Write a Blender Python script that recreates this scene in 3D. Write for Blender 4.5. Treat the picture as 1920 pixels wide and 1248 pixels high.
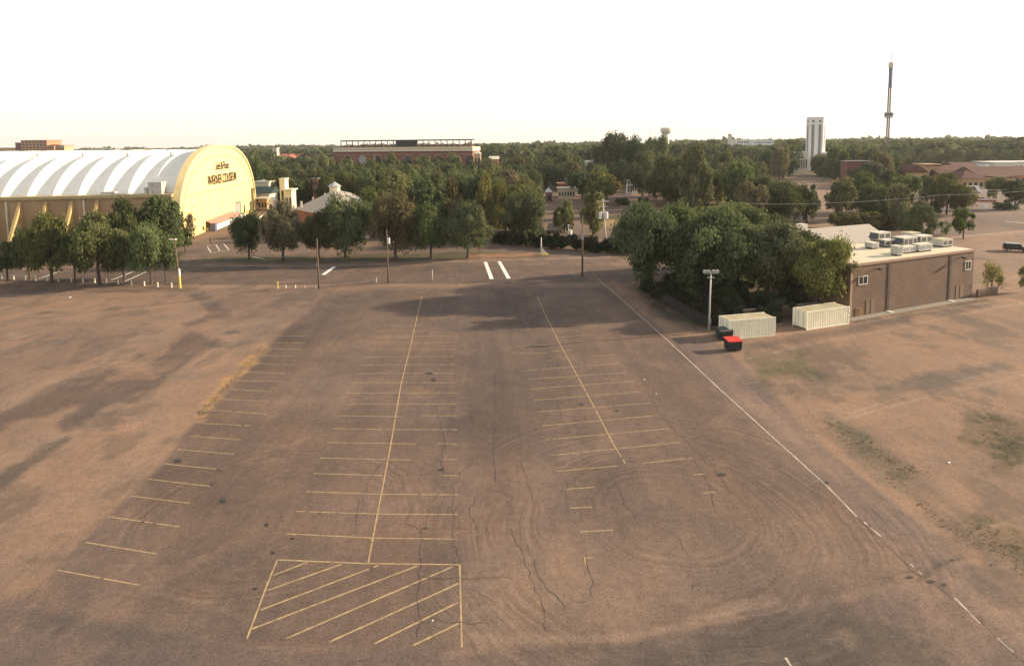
import bpy, math, random
import numpy as np
from mathutils import Vector, Matrix

for o in list(bpy.data.objects):
    bpy.data.objects.remove(o)
S = bpy.context.scene
COL = S.collection
R = math.radians
random.seed(7)

# ------------------------------------------------------------------ camera
CAM_H = 26.0
F = 1150.0                      # focal length in pixels of a 1920 wide picture
PITCH = R(5.0)
ROLL = R(-0.55)
CY = 268 + F * math.tan(PITCH)  # pixel row of the optical axis (lens shift)
cam_d = bpy.data.cameras.new("camera")
cam = bpy.data.objects.new("camera", cam_d)
COL.objects.link(cam)
cam_d.sensor_fit = 'HORIZONTAL'
cam_d.sensor_width = 36
cam_d.lens = 36 * F / 1920
cam_d.shift_y = (CY - 624) / 1920
cam_d.clip_start = 0.5
cam_d.clip_end = 20000
MC = Matrix.Rotation(R(90) - PITCH, 4, 'X') @ Matrix.Rotation(ROLL, 4, 'Z')
cam.matrix_world = Matrix.Translation((0, 0, CAM_H)) @ MC
S.camera = cam
M3 = np.array([list(r)[:3] for r in MC.to_3x3()])

# ------------------------------------------------------------------ light
SUN_AZ = math.atan2(0.215, 0.975)      # from +X towards +Y
SUN_EL = R(19)
world = bpy.data.worlds.new("World")
S.world = world
world.use_nodes = True
wn = world.node_tree
wn.nodes.clear()
sky = wn.nodes.new('ShaderNodeTexSky')
sky.sky_type = 'NISHITA'
sky.sun_disc = False
sky.sun_elevation = SUN_EL
sky.sun_rotation = R(90) - SUN_AZ
sky.air_density = 1.0
sky.dust_density = 2.0
sky.ozone_density = 1.0
hs = wn.nodes.new('ShaderNodeHueSaturation')
hs.inputs['Saturation'].default_value = 0.30
bg = wn.nodes.new('ShaderNodeBackground')
bg.inputs['Strength'].default_value = 0.15
wo = wn.nodes.new('ShaderNodeOutputWorld')
wn.links.new(sky.outputs[0], hs.inputs['Color'])
# bright summer haze lying over the horizon, thinning towards the zenith
geo = wn.nodes.new('ShaderNodeTexCoord'); sep = wn.nodes.new('ShaderNodeSeparateXYZ')
ramp = wn.nodes.new('ShaderNodeValToRGB')
el = ramp.color_ramp.elements
el[0].position = 0.0; el[0].color = (3.1, 2.75, 2.3, 1)
el[1].position = 0.6; el[1].color = (1.25, 1.32, 1.45, 1)
e = el.new(.05); e.color = (3.1, 2.9, 2.5, 1)
e = el.new(.14); e.color = (3.6, 3.55, 3.35, 1)
e = el.new(.27); e.color = (3.6, 3.7, 3.8, 1)
e = el.new(.36); e.color = (2.1, 2.2, 2.35, 1)
hz_mix = wn.nodes.new('ShaderNodeMix'); hz_mix.data_type = 'RGBA'; hz_mix.inputs[0].default_value = .9
wn.links.new(geo.outputs['Generated'], sep.inputs[0]); wn.links.new(sep.outputs[2], ramp.inputs[0])
wn.links.new(hs.outputs[0], hz_mix.inputs[6]); wn.links.new(ramp.outputs[0], hz_mix.inputs[7])
wn.links.new(hz_mix.outputs[2], bg.inputs['Color'])
wn.links.new(bg.outputs[0], wo.inputs['Surface'])

sun_d = bpy.data.lights.new("sun", 'SUN')
sun_d.energy = 3.5
sun_d.angle = R(0.6)
sun_d.color = (1.0, 0.80, 0.56)
sun = bpy.data.objects.new("sun", sun_d)
COL.objects.link(sun)
sv = Vector((math.cos(SUN_AZ) * math.cos(SUN_EL), math.sin(SUN_AZ) * math.cos(SUN_EL), math.sin(SUN_EL)))
sun.rotation_euler = sv.to_track_quat('Z', 'Y').to_euler()
S.view_settings.view_transform = 'Standard'
S.view_settings.look = 'None'
S.view_settings.exposure = 1.45
S.view_settings.gamma = 1

# ------------------------------------------------------------------ pixel <-> world
def ray(px, py):
    d = M3 @ np.array([(px - 960) / F, (CY - py) / F, -1.0])
    return d
def G(px, py, z=0.0):
    """ground (or height z) point seen at a pixel of the 1920 px photograph"""
    d = ray(px, py)
    t = (z - CAM_H) / d[2]
    return (d[0] * t, d[1] * t)
def AT(px, py, D):
    """point at forward distance D"""
    d = ray(px, py)
    t = D / d[1]
    return (d[0] * t, D, CAM_H + d[2] * t)
def PX(x, y, z):
    q = M3.T @ np.array([x, y, z - CAM_H])
    return 960 + F * q[0] / -q[2], CY - F * q[1] / -q[2]
def PXA(X, Y, Z):
    P = np.stack([X, Y, Z - CAM_H], -1) @ M3
    return 960 + F * P[..., 0] / -P[..., 2], CY - F * P[..., 1] / -P[..., 2]
def HGT(px, pyb, pyt):
    """height of a thing whose foot is at pyb and top at pyt"""
    x, y = G(px, pyb)
    return AT(px, pyt, y)[2]

# ------------------------------------------------------------------ materials
def newmat(name):
    m = bpy.data.materials.new(name)
    m.use_nodes = True
    nt = m.node_tree
    return m, nt, nt.nodes['Principled BSDF']
def N(nt, t, **kw):
    n = nt.nodes.new(t)
    for k, v in kw.items():
        setattr(n, k, v)
    return n
def mat(name, col, rough=0.8, var=0.25, scale=1.5, metal=0.0, bump=0.0, stretch=(1, 1, 1), col2=None, spec=0.3):
    m, nt, b = newmat(name)
    tc = N(nt, 'ShaderNodeTexCoord')
    mp = N(nt, 'ShaderNodeMapping')
    mp.inputs['Scale'].default_value = stretch
    no = N(nt, 'ShaderNodeTexNoise')
    no.inputs['Scale'].default_value = scale
    no.inputs['Detail'].default_value = 6
    no.inputs['Roughness'].default_value = 0.65
    nt.links.new(tc.outputs['Object'], mp.inputs[0])
    nt.links.new(mp.outputs[0], no.inputs['Vector'])
    cr = N(nt, 'ShaderNodeValToRGB')
    cr.color_ramp.elements[0].position = 0.3
    cr.color_ramp.elements[1].position = 0.7
    c2 = col2 or tuple(c * (1 - var) for c in col)
    cr.color_ramp.elements[0].color = (*c2, 1)
    cr.color_ramp.elements[1].color = (*[min(1, c * (1 + var * 0.4)) for c in col], 1)
    nt.links.new(no.outputs['Fac'], cr.inputs[0])
    nt.links.new(cr.outputs[0], b.inputs['Base Color'])
    b.inputs['Roughness'].default_value = rough
    b.inputs['Metallic'].default_value = metal
    b.inputs['Specular IOR Level'].default_value = spec
    if bump:
        bp = N(nt, 'ShaderNodeBump')
        bp.inputs['Strength'].default_value = bump
        nt.links.new(no.outputs['Fac'], bp.inputs['Height'])
        nt.links.new(bp.outputs[0], b.inputs['Normal'])
    return m
def brick_mat(name, c1, c2, mortar, scale=1.0, bw=0.6, rh=0.25):
    m, nt, b = newmat(name)
    tc = N(nt, 'ShaderNodeTexCoord')
    sx = N(nt, 'ShaderNodeSeparateXYZ')
    nt.links.new(tc.outputs['Object'], sx.inputs[0])
    ad = N(nt, 'ShaderNodeMath', operation='ADD')
    nt.links.new(sx.outputs[0], ad.inputs[0]); nt.links.new(sx.outputs[1], ad.inputs[1])
    cb = N(nt, 'ShaderNodeCombineXYZ')
    nt.links.new(ad.outputs[0], cb.inputs[0]); nt.links.new(sx.outputs[2], cb.inputs[1])
    br = N(nt, 'ShaderNodeTexBrick')
    br.inputs['Scale'].default_value = scale
    br.inputs['Brick Width'].default_value = bw
    br.inputs['Row Height'].default_value = rh
    br.inputs['Mortar Size'].default_value = 0.02
    br.inputs['Color1'].default_value = (*c1, 1); br.inputs['Color2'].default_value = (*c2, 1)
    br.inputs['Mortar'].default_value = (*mortar, 1)
    nt.links.new(cb.outputs[0], br.inputs['Vector'])
    no = N(nt, 'ShaderNodeTexNoise'); no.inputs['Scale'].default_value = 0.35; no.inputs['Detail'].default_value = 8
    nt.links.new(tc.outputs['Object'], no.inputs['Vector'])
    mr = N(nt, 'ShaderNodeMapRange'); mr.inputs[1].default_value = 0.3; mr.inputs[2].default_value = 0.7
    mr.inputs[3].default_value = 0.8; mr.inputs[4].default_value = 1.15
    nt.links.new(no.outputs['Fac'], mr.inputs[0])
    mx = N(nt, 'ShaderNodeMix', data_type='RGBA', blend_type='MULTIPLY'); mx.inputs[0].default_value = 1
    nt.links.new(br.outputs['Color'], mx.inputs[6]); nt.links.new(mr.outputs[0], mx.inputs[7])
    nt.links.new(mx.outputs[2], b.inputs['Base Color'])
    b.inputs['Roughness'].default_value = 0.9
    return m
MT = {}
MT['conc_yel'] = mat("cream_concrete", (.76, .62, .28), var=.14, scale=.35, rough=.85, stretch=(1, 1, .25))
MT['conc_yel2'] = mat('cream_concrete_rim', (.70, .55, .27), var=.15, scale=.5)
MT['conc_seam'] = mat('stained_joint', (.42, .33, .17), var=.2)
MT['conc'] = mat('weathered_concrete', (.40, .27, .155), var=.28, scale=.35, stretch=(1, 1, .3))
MT['butt'] = mat('buttress_concrete', (.50, .35, .15), var=.15, scale=.6)
MT['roofwhite'] = mat('white_roof_coating', (.90, .85, .74), var=.10, scale=.5, rough=.6)
MT['letter'] = mat('dark_bronze', (.05, .03, .02), rough=.5)
MT['white'] = mat('white_paint', (.75, .73, .68), var=.1)
MT['offwhite'] = mat('offwhite_paint', (.62, .56, .46), var=.12)
MT['cream'] = mat('cream_container_paint', (.88, .83, .64), var=.12, scale=.9, rough=.6)
MT['creamtop'] = mat('dusty_container_roof', (.50, .43, .28), var=.25, scale=.9)
MT['red'] = mat('red_plastic', (.62, .05, .03), var=.1, rough=.45)
MT['redpaint'] = mat('faded_red_paint', (.33, .10, .075), var=.2)
MT['black'] = mat('black_paint', (.02, .02, .02), var=.2, rough=.5)
MT['darkgrey'] = mat('dark_grey', (.05, .05, .05), var=.2)
MT['grey'] = mat('grey_metal', (.33, .32, .30), var=.2, rough=.5)
MT['galv'] = mat('galvanised_metal', (.48, .47, .44), var=.15, rough=.45, metal=.2)
MT['unit'] = mat('rooftop_unit_metal', (.52, .49, .42), var=.2, scale=.7, rough=.55)
MT['unitdark'] = mat('unit_louvre', (.10, .10, .10), var=.3)
MT['wood'] = mat('pole_wood', (.16, .11, .075), var=.35, scale=2, stretch=(3, 3, .3))
MT['pallet'] = mat('pallet_wood', (.42, .27, .15), var=.3, scale=3)
MT['brown_brick'] = brick_mat('brown_brick', (.155, .095, .062), (.120, .073, .048), (.15, .10, .072), 1, .5, .2)
MT['red_brick'] = brick_mat('red_brick', (.23, .08, .055), (.17, .06, .045), (.22, .14, .11), 1, .8, .3)
MT['red_brick2'] = brick_mat('orange_brick', (.42, .20, .11), (.36, .17, .10), (.4, .28, .2), 1, 1.2, .4)
MT['roofgrey'] = mat('grey_shingle', (.40, .355, .30), var=.18, scale=2.5)
MT['roofgrey2'] = mat('grey_gravel_roof', (.27, .24, .20), var=.18, scale=2)
MT['rooftan'] = mat('tan_membrane_roof', (.62, .54, .38), var=.16, scale=.35)
MT['roofred'] = mat('red_brown_tile', (.115, .048, .034), var=.3, scale=1.2)
MT['roofgreen'] = mat('dark_green_metal_roof', (.035, .055, .05), var=.2)
MT['tan'] = mat('tan_stucco', (.50, .33, .19), var=.18, scale=.5)
MT['glass'] = mat('dark_window_glass', (.03, .035, .04), rough=.15, var=.2, spec=.6)
MT['glassl'] = mat('grey_window_glass', (.30, .31, .32), rough=.15, var=.2, spec=.6)
MT['trimwhite'] = mat('cream_trim', (.68, .61, .46), var=.15)
MT['yellow'] = mat('yellow_post_paint', (.70, .55, .10), var=.2, scale=3)
MT['postwhite'] = mat('white_post_paint', (.78, .76, .62), var=.15, scale=3)
MT['line_y'] = mat('worn_yellow_paint', (.50, .36, .165), col2=(.24, .165, .10), scale=2.2, var=.2)
MT['line_w'] = mat('worn_white_paint', (.60, .52, .42), col2=(.26, .19, .15), scale=1.5, var=.2)
MT['line_b'] = mat('fresh_white_paint', (.80, .77, .70), var=.1)
MT['line_f'] = mat('faint_paint', (.24, .175, .13), col2=(.16, .11, .085), scale=1.5, var=.15)
MT['crack'] = mat('tar_crack', (.080, .060, .050), var=.3)
MT['patch'] = mat('dark_stain', (.05, .042, .036), var=.4, scale=4)
MT['skin'] = mat('skin', (.45, .27, .18), var=.1)
MT['cloth'] = mat('green_cloth', (.07, .09, .06), var=.3)
MT['cloth2'] = mat('pale_cloth', (.50, .42, .36), var=.15)
MT['strip'] = mat('dark_window_strip', (.10, .11, .14), col2=(.30, .29, .27), scale=2.2, stretch=(1, 1, .6), rough=.4)
MT['blue'] = mat('grey_blue_steel', (.12, .13, .22), var=.2, rough=.5)
MT['steelred'] = mat('brown_steel', (.22, .14, .13), var=.2, rough=.5)
MT['car_black'] = mat('black_car_paint', (.015, .016, .02), rough=.2, var=.1, spec=.6)
MT['car_white'] = mat('white_car_paint', (.75, .75, .72), rough=.3, var=.05)
MT['car_silver'] = mat('silver_car_paint', (.30, .33, .32), rough=.3, var=.1)
MT['rubber'] = mat('tyre_rubber', (.02, .02, .02), var=.2)
MT['trunk'] = mat('bark', (.085, .06, .045), var=.4, scale=3, stretch=(2, 2, .4))
MT['litter'] = mat('white_litter', (.7, .7, .66), var=.1)

# foliage: hue per object (object colour), per clump variation, leaves let light through
def leaf_mat(name):
    m = bpy.data.materials.new(name); m.use_nodes = True
    nt = m.node_tree; nt.nodes.clear()
    oi = N(nt, 'ShaderNodeObjectInfo')
    at = N(nt, 'ShaderNodeAttribute', attribute_name='clump')
    hs = N(nt, 'ShaderNodeHueSaturation')
    mr = N(nt, 'ShaderNodeMapRange'); mr.inputs[3].default_value = .58; mr.inputs[4].default_value = 1.65
    mh = N(nt, 'ShaderNodeMapRange'); mh.inputs[3].default_value = .472; mh.inputs[4].default_value = .508
    nt.links.new(at.outputs['Fac'], mr.inputs[0]); nt.links.new(at.outputs['Fac'], mh.inputs[0])
    inv = N(nt, 'ShaderNodeMath', operation='SUBTRACT'); inv.inputs[0].default_value = 1
    nt.links.new(at.outputs['Fac'], inv.inputs[1]); nt.links.new(inv.outputs[0], mh.inputs[0])
    nt.links.new(mr.outputs[0], hs.inputs['Value']); nt.links.new(mh.outputs[0], hs.inputs['Hue'])
    nt.links.new(oi.outputs['Color'], hs.inputs['Color'])
    d = N(nt, 'ShaderNodeBsdfDiffuse'); t = N(nt, 'ShaderNodeBsdfTranslucent')
    mx = N(nt, 'ShaderNodeMixShader'); mx.inputs[0].default_value = .34
    nt.links.new(hs.outputs[0], d.inputs[0]); nt.links.new(hs.outputs[0], t.inputs[0])
    o = N(nt, 'ShaderNodeOutputMaterial')
    nt.links.new(d.outputs[0], mx.inputs[1]); nt.links.new(t.outputs[0], mx.inputs[2]); nt.links.new(mx.outputs[0], o.inputs[0])
    return m
MT['leaf'] = leaf_mat('foliage')

# ------------------------------------------------------------------ mesh builder
class MB:
    def __init__(s): s.v = []; s.f = []
    def poly(s, pts):
        n = len(s.v); s.v += [tuple(p) for p in pts]; s.f.append(tuple(range(n, n + len(pts)))); return s
    def box(s, x0, x1, y0, y1, z0, z1, M=None):
        c = [(x0, y0, z0), (x1, y0, z0), (x1, y1, z0), (x0, y1, z0), (x0, y0, z1), (x1, y0, z1), (x1, y1, z1), (x0, y1, z1)]
        if M is not None: c = [tuple(M @ Vector(p)) for p in c]
        n = len(s.v); s.v += c
        s.f += [tuple(n + i for i in q) for q in ((0, 3, 2, 1), (4, 5, 6, 7), (0, 1, 5, 4), (1, 2, 6, 5), (2, 3, 7, 6), (3, 0, 4, 7))]
        return s
    def tube(s, pts, rad, seg=8, cap=True):
        """tube along points with radius (number or list)"""
        if not isinstance(rad, (list, tuple)): rad = [rad] * len(pts)
        P = [Vector(p) for p in pts]; n0 = len(s.v)
        for i, p in enumerate(P):
            d = (P[min(i + 1, len(P) - 1)] - P[max(i - 1, 0)])
            d = d.normalized() if d.length > 1e-9 else Vector((0, 0, 1))
            a = d.cross(Vector((0, 0, 1)) if abs(d.z) < .95 else Vector((1, 0, 0))).normalized(); b = d.cross(a)
            for k in range(seg):
                t = 2 * math.pi * k / seg
                s.v.append(tuple(p + (a * math.cos(t) + b * math.sin(t)) * rad[i]))
        for i in range(len(P) - 1):
            for k in range(seg):
                a0 = n0 + i * seg + k; a1 = n0 + i * seg + (k + 1) % seg
                s.f.append((a0, a1, a1 + seg, a0 + seg))
        if cap:
            s.f.append(tuple(n0 + k for k in range(seg))[::-1]); e = n0 + (len(P) - 1) * seg
            s.f.append(tuple(e + k for k in range(seg)))
        return s
    def prism(s, pts, d):
        """extrude polygon pts (3d) by vector d"""
        n = len(pts); n0 = len(s.v); d = Vector(d)
        s.v += [tuple(p) for p in pts] + [tuple(Vector(p) + d) for p in pts]
        s.f.append(tuple(n0 + i for i in range(n))[::-1]); s.f.append(tuple(n0 + n + i for i in range(n)))
        for i in range(n):
            j = (i + 1) % n; s.f.append((n0 + i, n0 + j, n0 + n + j, n0 + n + i))
        return s
    def strip(s, pts, w, z=0.0):
        """flat ribbon along ground points"""
        P = [Vector((p[0], p[1])) for p in pts]
        n0 = len(s.v)
        for i, p in enumerate(P):
            d = (P[min(i + 1, len(P) - 1)] - P[max(i - 1, 0)]).normalized(); q = Vector((-d.y, d.x)) * (w if not isinstance(w, list) else w[i]) / 2
            s.v.append((p.x - q.x, p.y - q.y, z)); s.v.append((p.x + q.x, p.y + q.y, z))
        for i in range(len(P) - 1):
            a = n0 + 2 * i; s.f.append((a, a + 1, a + 3, a + 2)[::-1])
        return s
    def build(s, name, m, parent=None, smooth=False, loc=None):
        me = bpy.data.meshes.new(name); me.from_pydata(s.v, [], s.f)
        for x in (m if isinstance(m, list) else [m]): me.materials.append(x)
        me.update()
        if smooth: me.polygons.foreach_set('use_smooth', [True] * len(me.polygons))
        o = bpy.data.objects.new(name, me); COL.objects.link(o)
        if parent is not None: o.parent = parent
        if loc: o.location = loc
        return o
def tag(o, label=None, cat=None, group=None, kind=None):
    if label: o['label'] = label
    if cat: o['category'] = cat
    if group: o['group'] = group
    if kind: o['kind'] = kind
    return o
def thing(name, label, cat, loc=(0, 0, 0), rz=0, group=None):
    o = bpy.data.objects.new(name, None); COL.objects.link(o)
    o.location = loc; o.rotation_euler = (0, 0, rz); o.empty_display_size = .5
    return tag(o, label, cat, group)
def copy_thing(src, loc, rz=None, label=None, group=None, scale=None):
    r = src.copy(); COL.objects.link(r); r.location = loc
    if rz is not None: r.rotation_euler = (0, 0, rz)
    if scale: r.scale = scale
    if label: r['label'] = label
    if group: r['group'] = group
    for ch in list(src.children):
        c = ch.copy(); COL.objects.link(c); c.parent = r
        for g in list(ch.children):
            d = g.copy(); COL.objects.link(d); d.parent = c
    return r

# ------------------------------------------------------------------ ground, painted in world space
def seg_dist(px, py, ax, ay, bx, by):
    dx, dy = bx - ax, by - ay
    t = np.clip(((px - ax) * dx + (py - ay) * dy) / (dx * dx + dy * dy + 1e-9), 0, 1)
    return np.hypot(px - ax - t * dx, py - ay - t * dy)
def poly_mask(px, py, pts, soft):
    inside = np.zeros(px.shape, bool); d = np.full(px.shape, 1e9)
    n = len(pts)
    for i in range(n):
        ax, ay = pts[i]; bx, by = pts[(i + 1) % n]
        if ay != by:
            c = ((ay > py) != (by > py)) & (px < (bx - ax) * (py - ay) / (by - ay) + ax)
            inside ^= c
        d = np.minimum(d, seg_dist(px, py, ax, ay, bx, by))
    sd = np.where(inside, d, -d)
    return np.clip(.5 + sd / (2 * soft), 0, 1)
def line_mask(px, py, pts, w, soft):
    d = np.full(px.shape, 1e9)
    for a, b in zip(pts[:-1], pts[1:]): d = np.minimum(d, seg_dist(px, py, *a, *b))
    return np.clip(.5 + (w - d) / (2 * soft), 0, 1)
_rs = np.random.RandomState(3)
_lat = _rs.rand(256, 256)
def vnoise(x, y):
    xi = np.floor(x).astype(int); yi = np.floor(y).astype(int); fx = x - xi; fy = y - yi
    fx = fx * fx * (3 - 2 * fx); fy = fy * fy * (3 - 2 * fy)
    g = lambda a, b: _lat[a & 255, b & 255]
    return (g(xi, yi) * (1 - fx) + g(xi + 1, yi) * fx) * (1 - fy) + (g(xi, yi + 1) * (1 - fx) + g(xi + 1, yi + 1) * fx) * fy
def fbm(x, y, s, o=4):
    r = 0; a = .5; t = 0
    for i in range(o):
        r = r + a * vnoise(x / s + 17.3 * i, y / s + 9.1 * i); t += a; a *= .55; s /= 2.1
    return r / t

LOT = [(1130, 533), (1255, 630), (1345, 640), (1400, 690), (1470, 762), (1560, 850), (1690, 960), (1800, 1040), (1735, 1085), (1600, 1105), (1450, 1132), (1250, 1172), (1150, 1192),
       (865, 1216), (470, 1206), (330, 1182), (150, 1150), (50, 1127), (110, 1062), (300, 868), (380, 775), (440, 720), (500, 655), (570, 585), (620, 548), (780, 536)]
ROAD = [(-700, 512), (0, 507), (200, 500), (344, 497), (620, 497), (900, 489), (1170, 482), (1400, 470), (1420, 505), (1210, 528), (900, 531), (600, 533), (520, 534), (360, 534), (0, 528), (-700, 530)]
LANE = [(1800, 1040), (1735, 1085), (1920, 1245), (2100, 1400), (2300, 1400), (1960, 1150)]
ASPH = np.array((.142, .099, .077)); DIRT = np.array((.230, .150, .104)); FIELD = np.array((.234, .151, .103)); GRAV = np.array((.128, .092, .076))
GRASS = np.array((.062, .058, .030)); DARK = np.array((.088, .072, .058)); LITT = np.array((.36, .22, .10)); TAN = np.array((.255, .178, .130))
def paint(X, Y):
    px, py = PXA(X, Y, np.zeros_like(X))
    s = np.clip((py - 268) / 500, .02, 2)                 # soft edges keep their size on the ground
    wx = (fbm(X, Y, 6) - .5) * 60 * s; wy = (fbm(X + 90, Y - 40, 6) - .5) * 34 * s
    qx, qy = px + wx, py + wy
    C = np.empty(X.shape + (3,)); C[:] = FIELD
    def lay(m, col, k=1.0):
        m = np.clip(m * k, 0, 1)[..., None]; C[:] = C * (1 - m) + np.array(col) * m
    # left dirt
    lay(poly_mask(qx, qy, [(-900, 530), (620, 530), (560, 600), (300, 880), (40, 1130), (300, 1400), (-900, 1400)], 12), DIRT)
    lay(fbm(X, Y, 11) > 2, DIRT)
    for pts, w, k in (([(560, 560), (330, 690), (150, 800), (-60, 960)], 26, .5), ([(420, 560), (250, 640), (60, 735), (-80, 800)], 18, .35),
                      ([(0, 556), (240, 552), (420, 545)], 6, .5), ([(0, 545), (300, 543)], 4, -1), ([(300, 800), (140, 950), (-60, 1100)], 30, .25)):
        if k > 0: lay(line_mask(qx, qy, pts, w, w * .7), TAN, k)
    lay(poly_mask(qx, qy, [(-200, 535), (330, 541), (330, 549), (-200, 548)], 3), DARK, .55)
    # big worn asphalt patches on the left
    P1 = [(-60, 800), (44, 755), (84, 725), (141, 710), (198, 702), (200, 690), (269, 690), (313, 658), (340, 630), (353, 621), (420, 640), (350, 675), (293, 729), (235, 749), (188, 769), (151, 799), (114, 809), (114, 789), (145, 757), (118, 762), (84, 779), (44, 782), (-60, 850)]
    P2 = [(-60, 930), (0, 888), (84, 833), (131, 813), (138, 825), (101, 850), (50, 883), (-60, 968)]
    P3 = [(350, 553), (390, 555), (437, 585), (400, 600), (345, 616), (340, 606), (378, 598), (395, 585), (375, 570)]
    fx = (fbm(X + 7, Y, 1.7, 4) - .5) * 20 * s; fy = (fbm(X - 31, Y + 5, 1.7, 4) - .5) * 13 * s
    lx, ly = px + wx * .25 + fx, py + wy * .3 + fy
    lay(poly_mask(lx, ly, P1, 4), GRAV * .80, .78); lay(poly_mask(lx, ly, P2, 5), DARK * 1.02, .8); lay(poly_mask(lx, ly, P3, 3), GRAV * .85, .75)
    lay(poly_mask(lx, ly, [(190, 700), (262, 690), (300, 703), (290, 715), (200, 712)], 3), DIRT * .92, .8)
    lay(poly_mask(qx, qy, [(340, 545), (640, 545), (560, 600), (430, 600), (380, 560)], 10), GRAV, .45)
    for (a, b, r1, r2) in ((263, 666, 12, 6), (97, 587, 30, 4), (150, 648, 6, 2), (330, 668, 6, 2), (395, 646, 22, 3), (435, 623, 14, 4), (272, 606, 12, 3)):
        lay(np.clip(1.3 - ((lx - a) / r1) ** 2 - ((ly - b) / r2) ** 2, 0, 1), DARK, .7)
    lay(np.clip(1.3 - ((lx - 33) / 24) ** 2 - ((ly - 628) / 6) ** 2, 0, 1), TAN * 1.15, .8)
    # bottom band, rough dark gravel
    lay(poly_mask(qx, qy, [(-200, 1140), (50, 1127), (330, 1182), (470, 1206), (865, 1216), (1150, 1192), (1450, 1132), (1735, 1085), (2300, 1300), (2300, 1500), (-200, 1500)], 12), GRAV * 1.12, .9)
    lay(poly_mask(qx, qy, [(50, 1125), (230, 1150), (330, 1195), (230, 1210), (60, 1180)], 14), DARK, .5)
    lay(poly_mask(qx, qy, [(1200, 1215), (1600, 1130), (1760, 1180), (1850, 1300), (1200, 1300)], 12), DARK, .62)
    lay(poly_mask(qx, qy, [(980, 1195), (1260, 1178), (1300, 1190), (1180, 1210), (1000, 1215)], 12), DARK, .55)
    lay(poly_mask(qx, qy, [(467, 1204), (535, 1203), (532, 1238), (480, 1240)], 5), TAN * .8, .6)
    # lot
    lot = poly_mask(px + wx * .3, py + wy * .3, LOT, 5)
    lay(lot, ASPH)
    big = fbm(X, Y, 9)
    st = fbm(X * 1.0 + Y * .098, Y * .05, 1.6, 3)          # streaks down the lanes
    lanes = (st - .5) * .30
    C *= (1 + (lot * lanes)[..., None] + ((big - .5) * .45)[..., None] * lot[..., None])
    # dust washed over the near part of the lot
    lay(poly_mask(qx, qy, [(880, 1040), (1200, 1010), (1500, 960), (1660, 1000), (1740, 1080), (1440, 1140), (1150, 1190), (865, 1214), (780, 1205)], 40), TAN * .82, .55)
    lay(poly_mask(qx, qy, [(60, 1120), (300, 1130), (450, 1200), (330, 1180)], 22), TAN * .85, .5)
    lay(line_mask(qx, qy, [(900, 1195), (1130, 1188), (1300, 1165), (1440, 1135)], 7, 7), TAN, .8)
    lay(line_mask(qx, qy, [(300, 1090), (420, 1150), (520, 1165)], 10, 12), TAN * .9, .4)
    lay(poly_mask(qx, qy, [(1230, 900), (1330, 870), (1400, 930), (1330, 1010), (1210, 980)], 30), TAN * .75, .25)
    lay(poly_mask(qx, qy, [(630, 570), (700, 548), (800, 545), (700, 640), (600, 690)], 16), TAN * .65, .35)
    # strip right of the white line
    lay(poly_mask(lx, ly, [(1255, 635), (1345, 645), (1400, 690), (1560, 850), (1800, 1040), (1740, 1085), (1610, 968), (1450, 820), (1345, 725)], 4), GRAV * 1.22, .8)
    lay(line_mask(lx, ly, [(1330, 655), (1385, 740), (1560, 880), (1730, 1000), (1790, 1045)], 9, 10), TAN * .9, .45)
    lay(poly_mask(lx, ly, LANE, 8), GRAV * 1.25, .8)
    lay(line_mask(lx, ly, [(1790, 1090), (1920, 1200), (2050, 1320)], 16, 14), TAN * .95, .6)
    lay(line_mask(lx, ly, [(1730, 1080), (1790, 1050), (1830, 1045)], 4, 4), DARK * .8, .7)
    lay(line_mask(lx, ly, [(1745, 1085), (1920, 1240)], 2.5, 3), DARK * .8, .6)
    rt = random.Random(4)
    for a, b, c_ in (((560, 590), (330, 700), (-40, 930)), ((590, 575), (380, 690), (60, 960)), ((540, 560), (260, 670), (-60, 820)), ((430, 548), (200, 640), (-60, 730)), ((330, 780), (180, 930), (-60, 1160)), ((280, 850), (150, 1000), (20, 1190)), ((420, 560), (250, 575), (-60, 610)),
                     ((1420, 700), (1600, 870), (1850, 1085)), ((1400, 680), (1560, 850), (1760, 1040)), ((1380, 700), (1540, 870), (1740, 1060)), ((1500, 700), (1700, 660), (1960, 640)), ((1530, 740), (1720, 700), (1960, 660)), ((1640, 640), (1800, 620), (1980, 590)), ((900, 1200), (1250, 1175), (1600, 1110)), ((860, 1235), (1300, 1190), (1640, 1125)), ((1760, 1110), (1880, 1210), (2000, 1330)), ((1790, 1090), (1900, 1180), (2020, 1290))):
        for dx in (0, 9 + 6 * rt.random()):
            P_ = [(a[0] + dx * .6, a[1]), (b[0] + dx, b[1] + dx * .3), (c_[0] + dx * 1.6, c_[1] + dx * .6)]
            lay(line_mask(px + fx * .35 + wx * .12, py + fy * .3 + wy * .12, P_, 1.6, 1.6), DARK if rt.random() < .6 else TAN * 1.1, .20 + .14 * rt.random())
    # leaf litter strip
    ln = fbm(X, Y, 1.0, 3)
    lay(line_mask(lx, ly, [(375, 778), (430, 712), (494, 652)], 9, 4) * np.clip((ln - .34) * 5, 0, 1), LITT, .9)
    # right field
    gn = np.clip((fbm(X + 3, Y, 1.3, 5) - .40) * 6, .5, 1)
    right = poly_mask(px, py, [(1345, 640), (1600, 560), (2400, 480), (2400, 1300), (1960, 1150), (1800, 1040), (1560, 850), (1400, 690)], 6)
    lay(right, FIELD * 1.08, .9)
    lay(poly_mask(qx, qy, [(1810, 770), (1850, 772), (1940, 790), (2000, 830), (1940, 875), (1880, 880), (1850, 868), (1840, 840), (1795, 822)], 7) * gn, GRASS, .85)
    lay(poly_mask(qx, qy, [(1800, 985), (1850, 970), (1960, 1010), (1960, 1090), (1850, 1030)], 12) * gn, GRASS * 1.15, .75)
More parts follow.
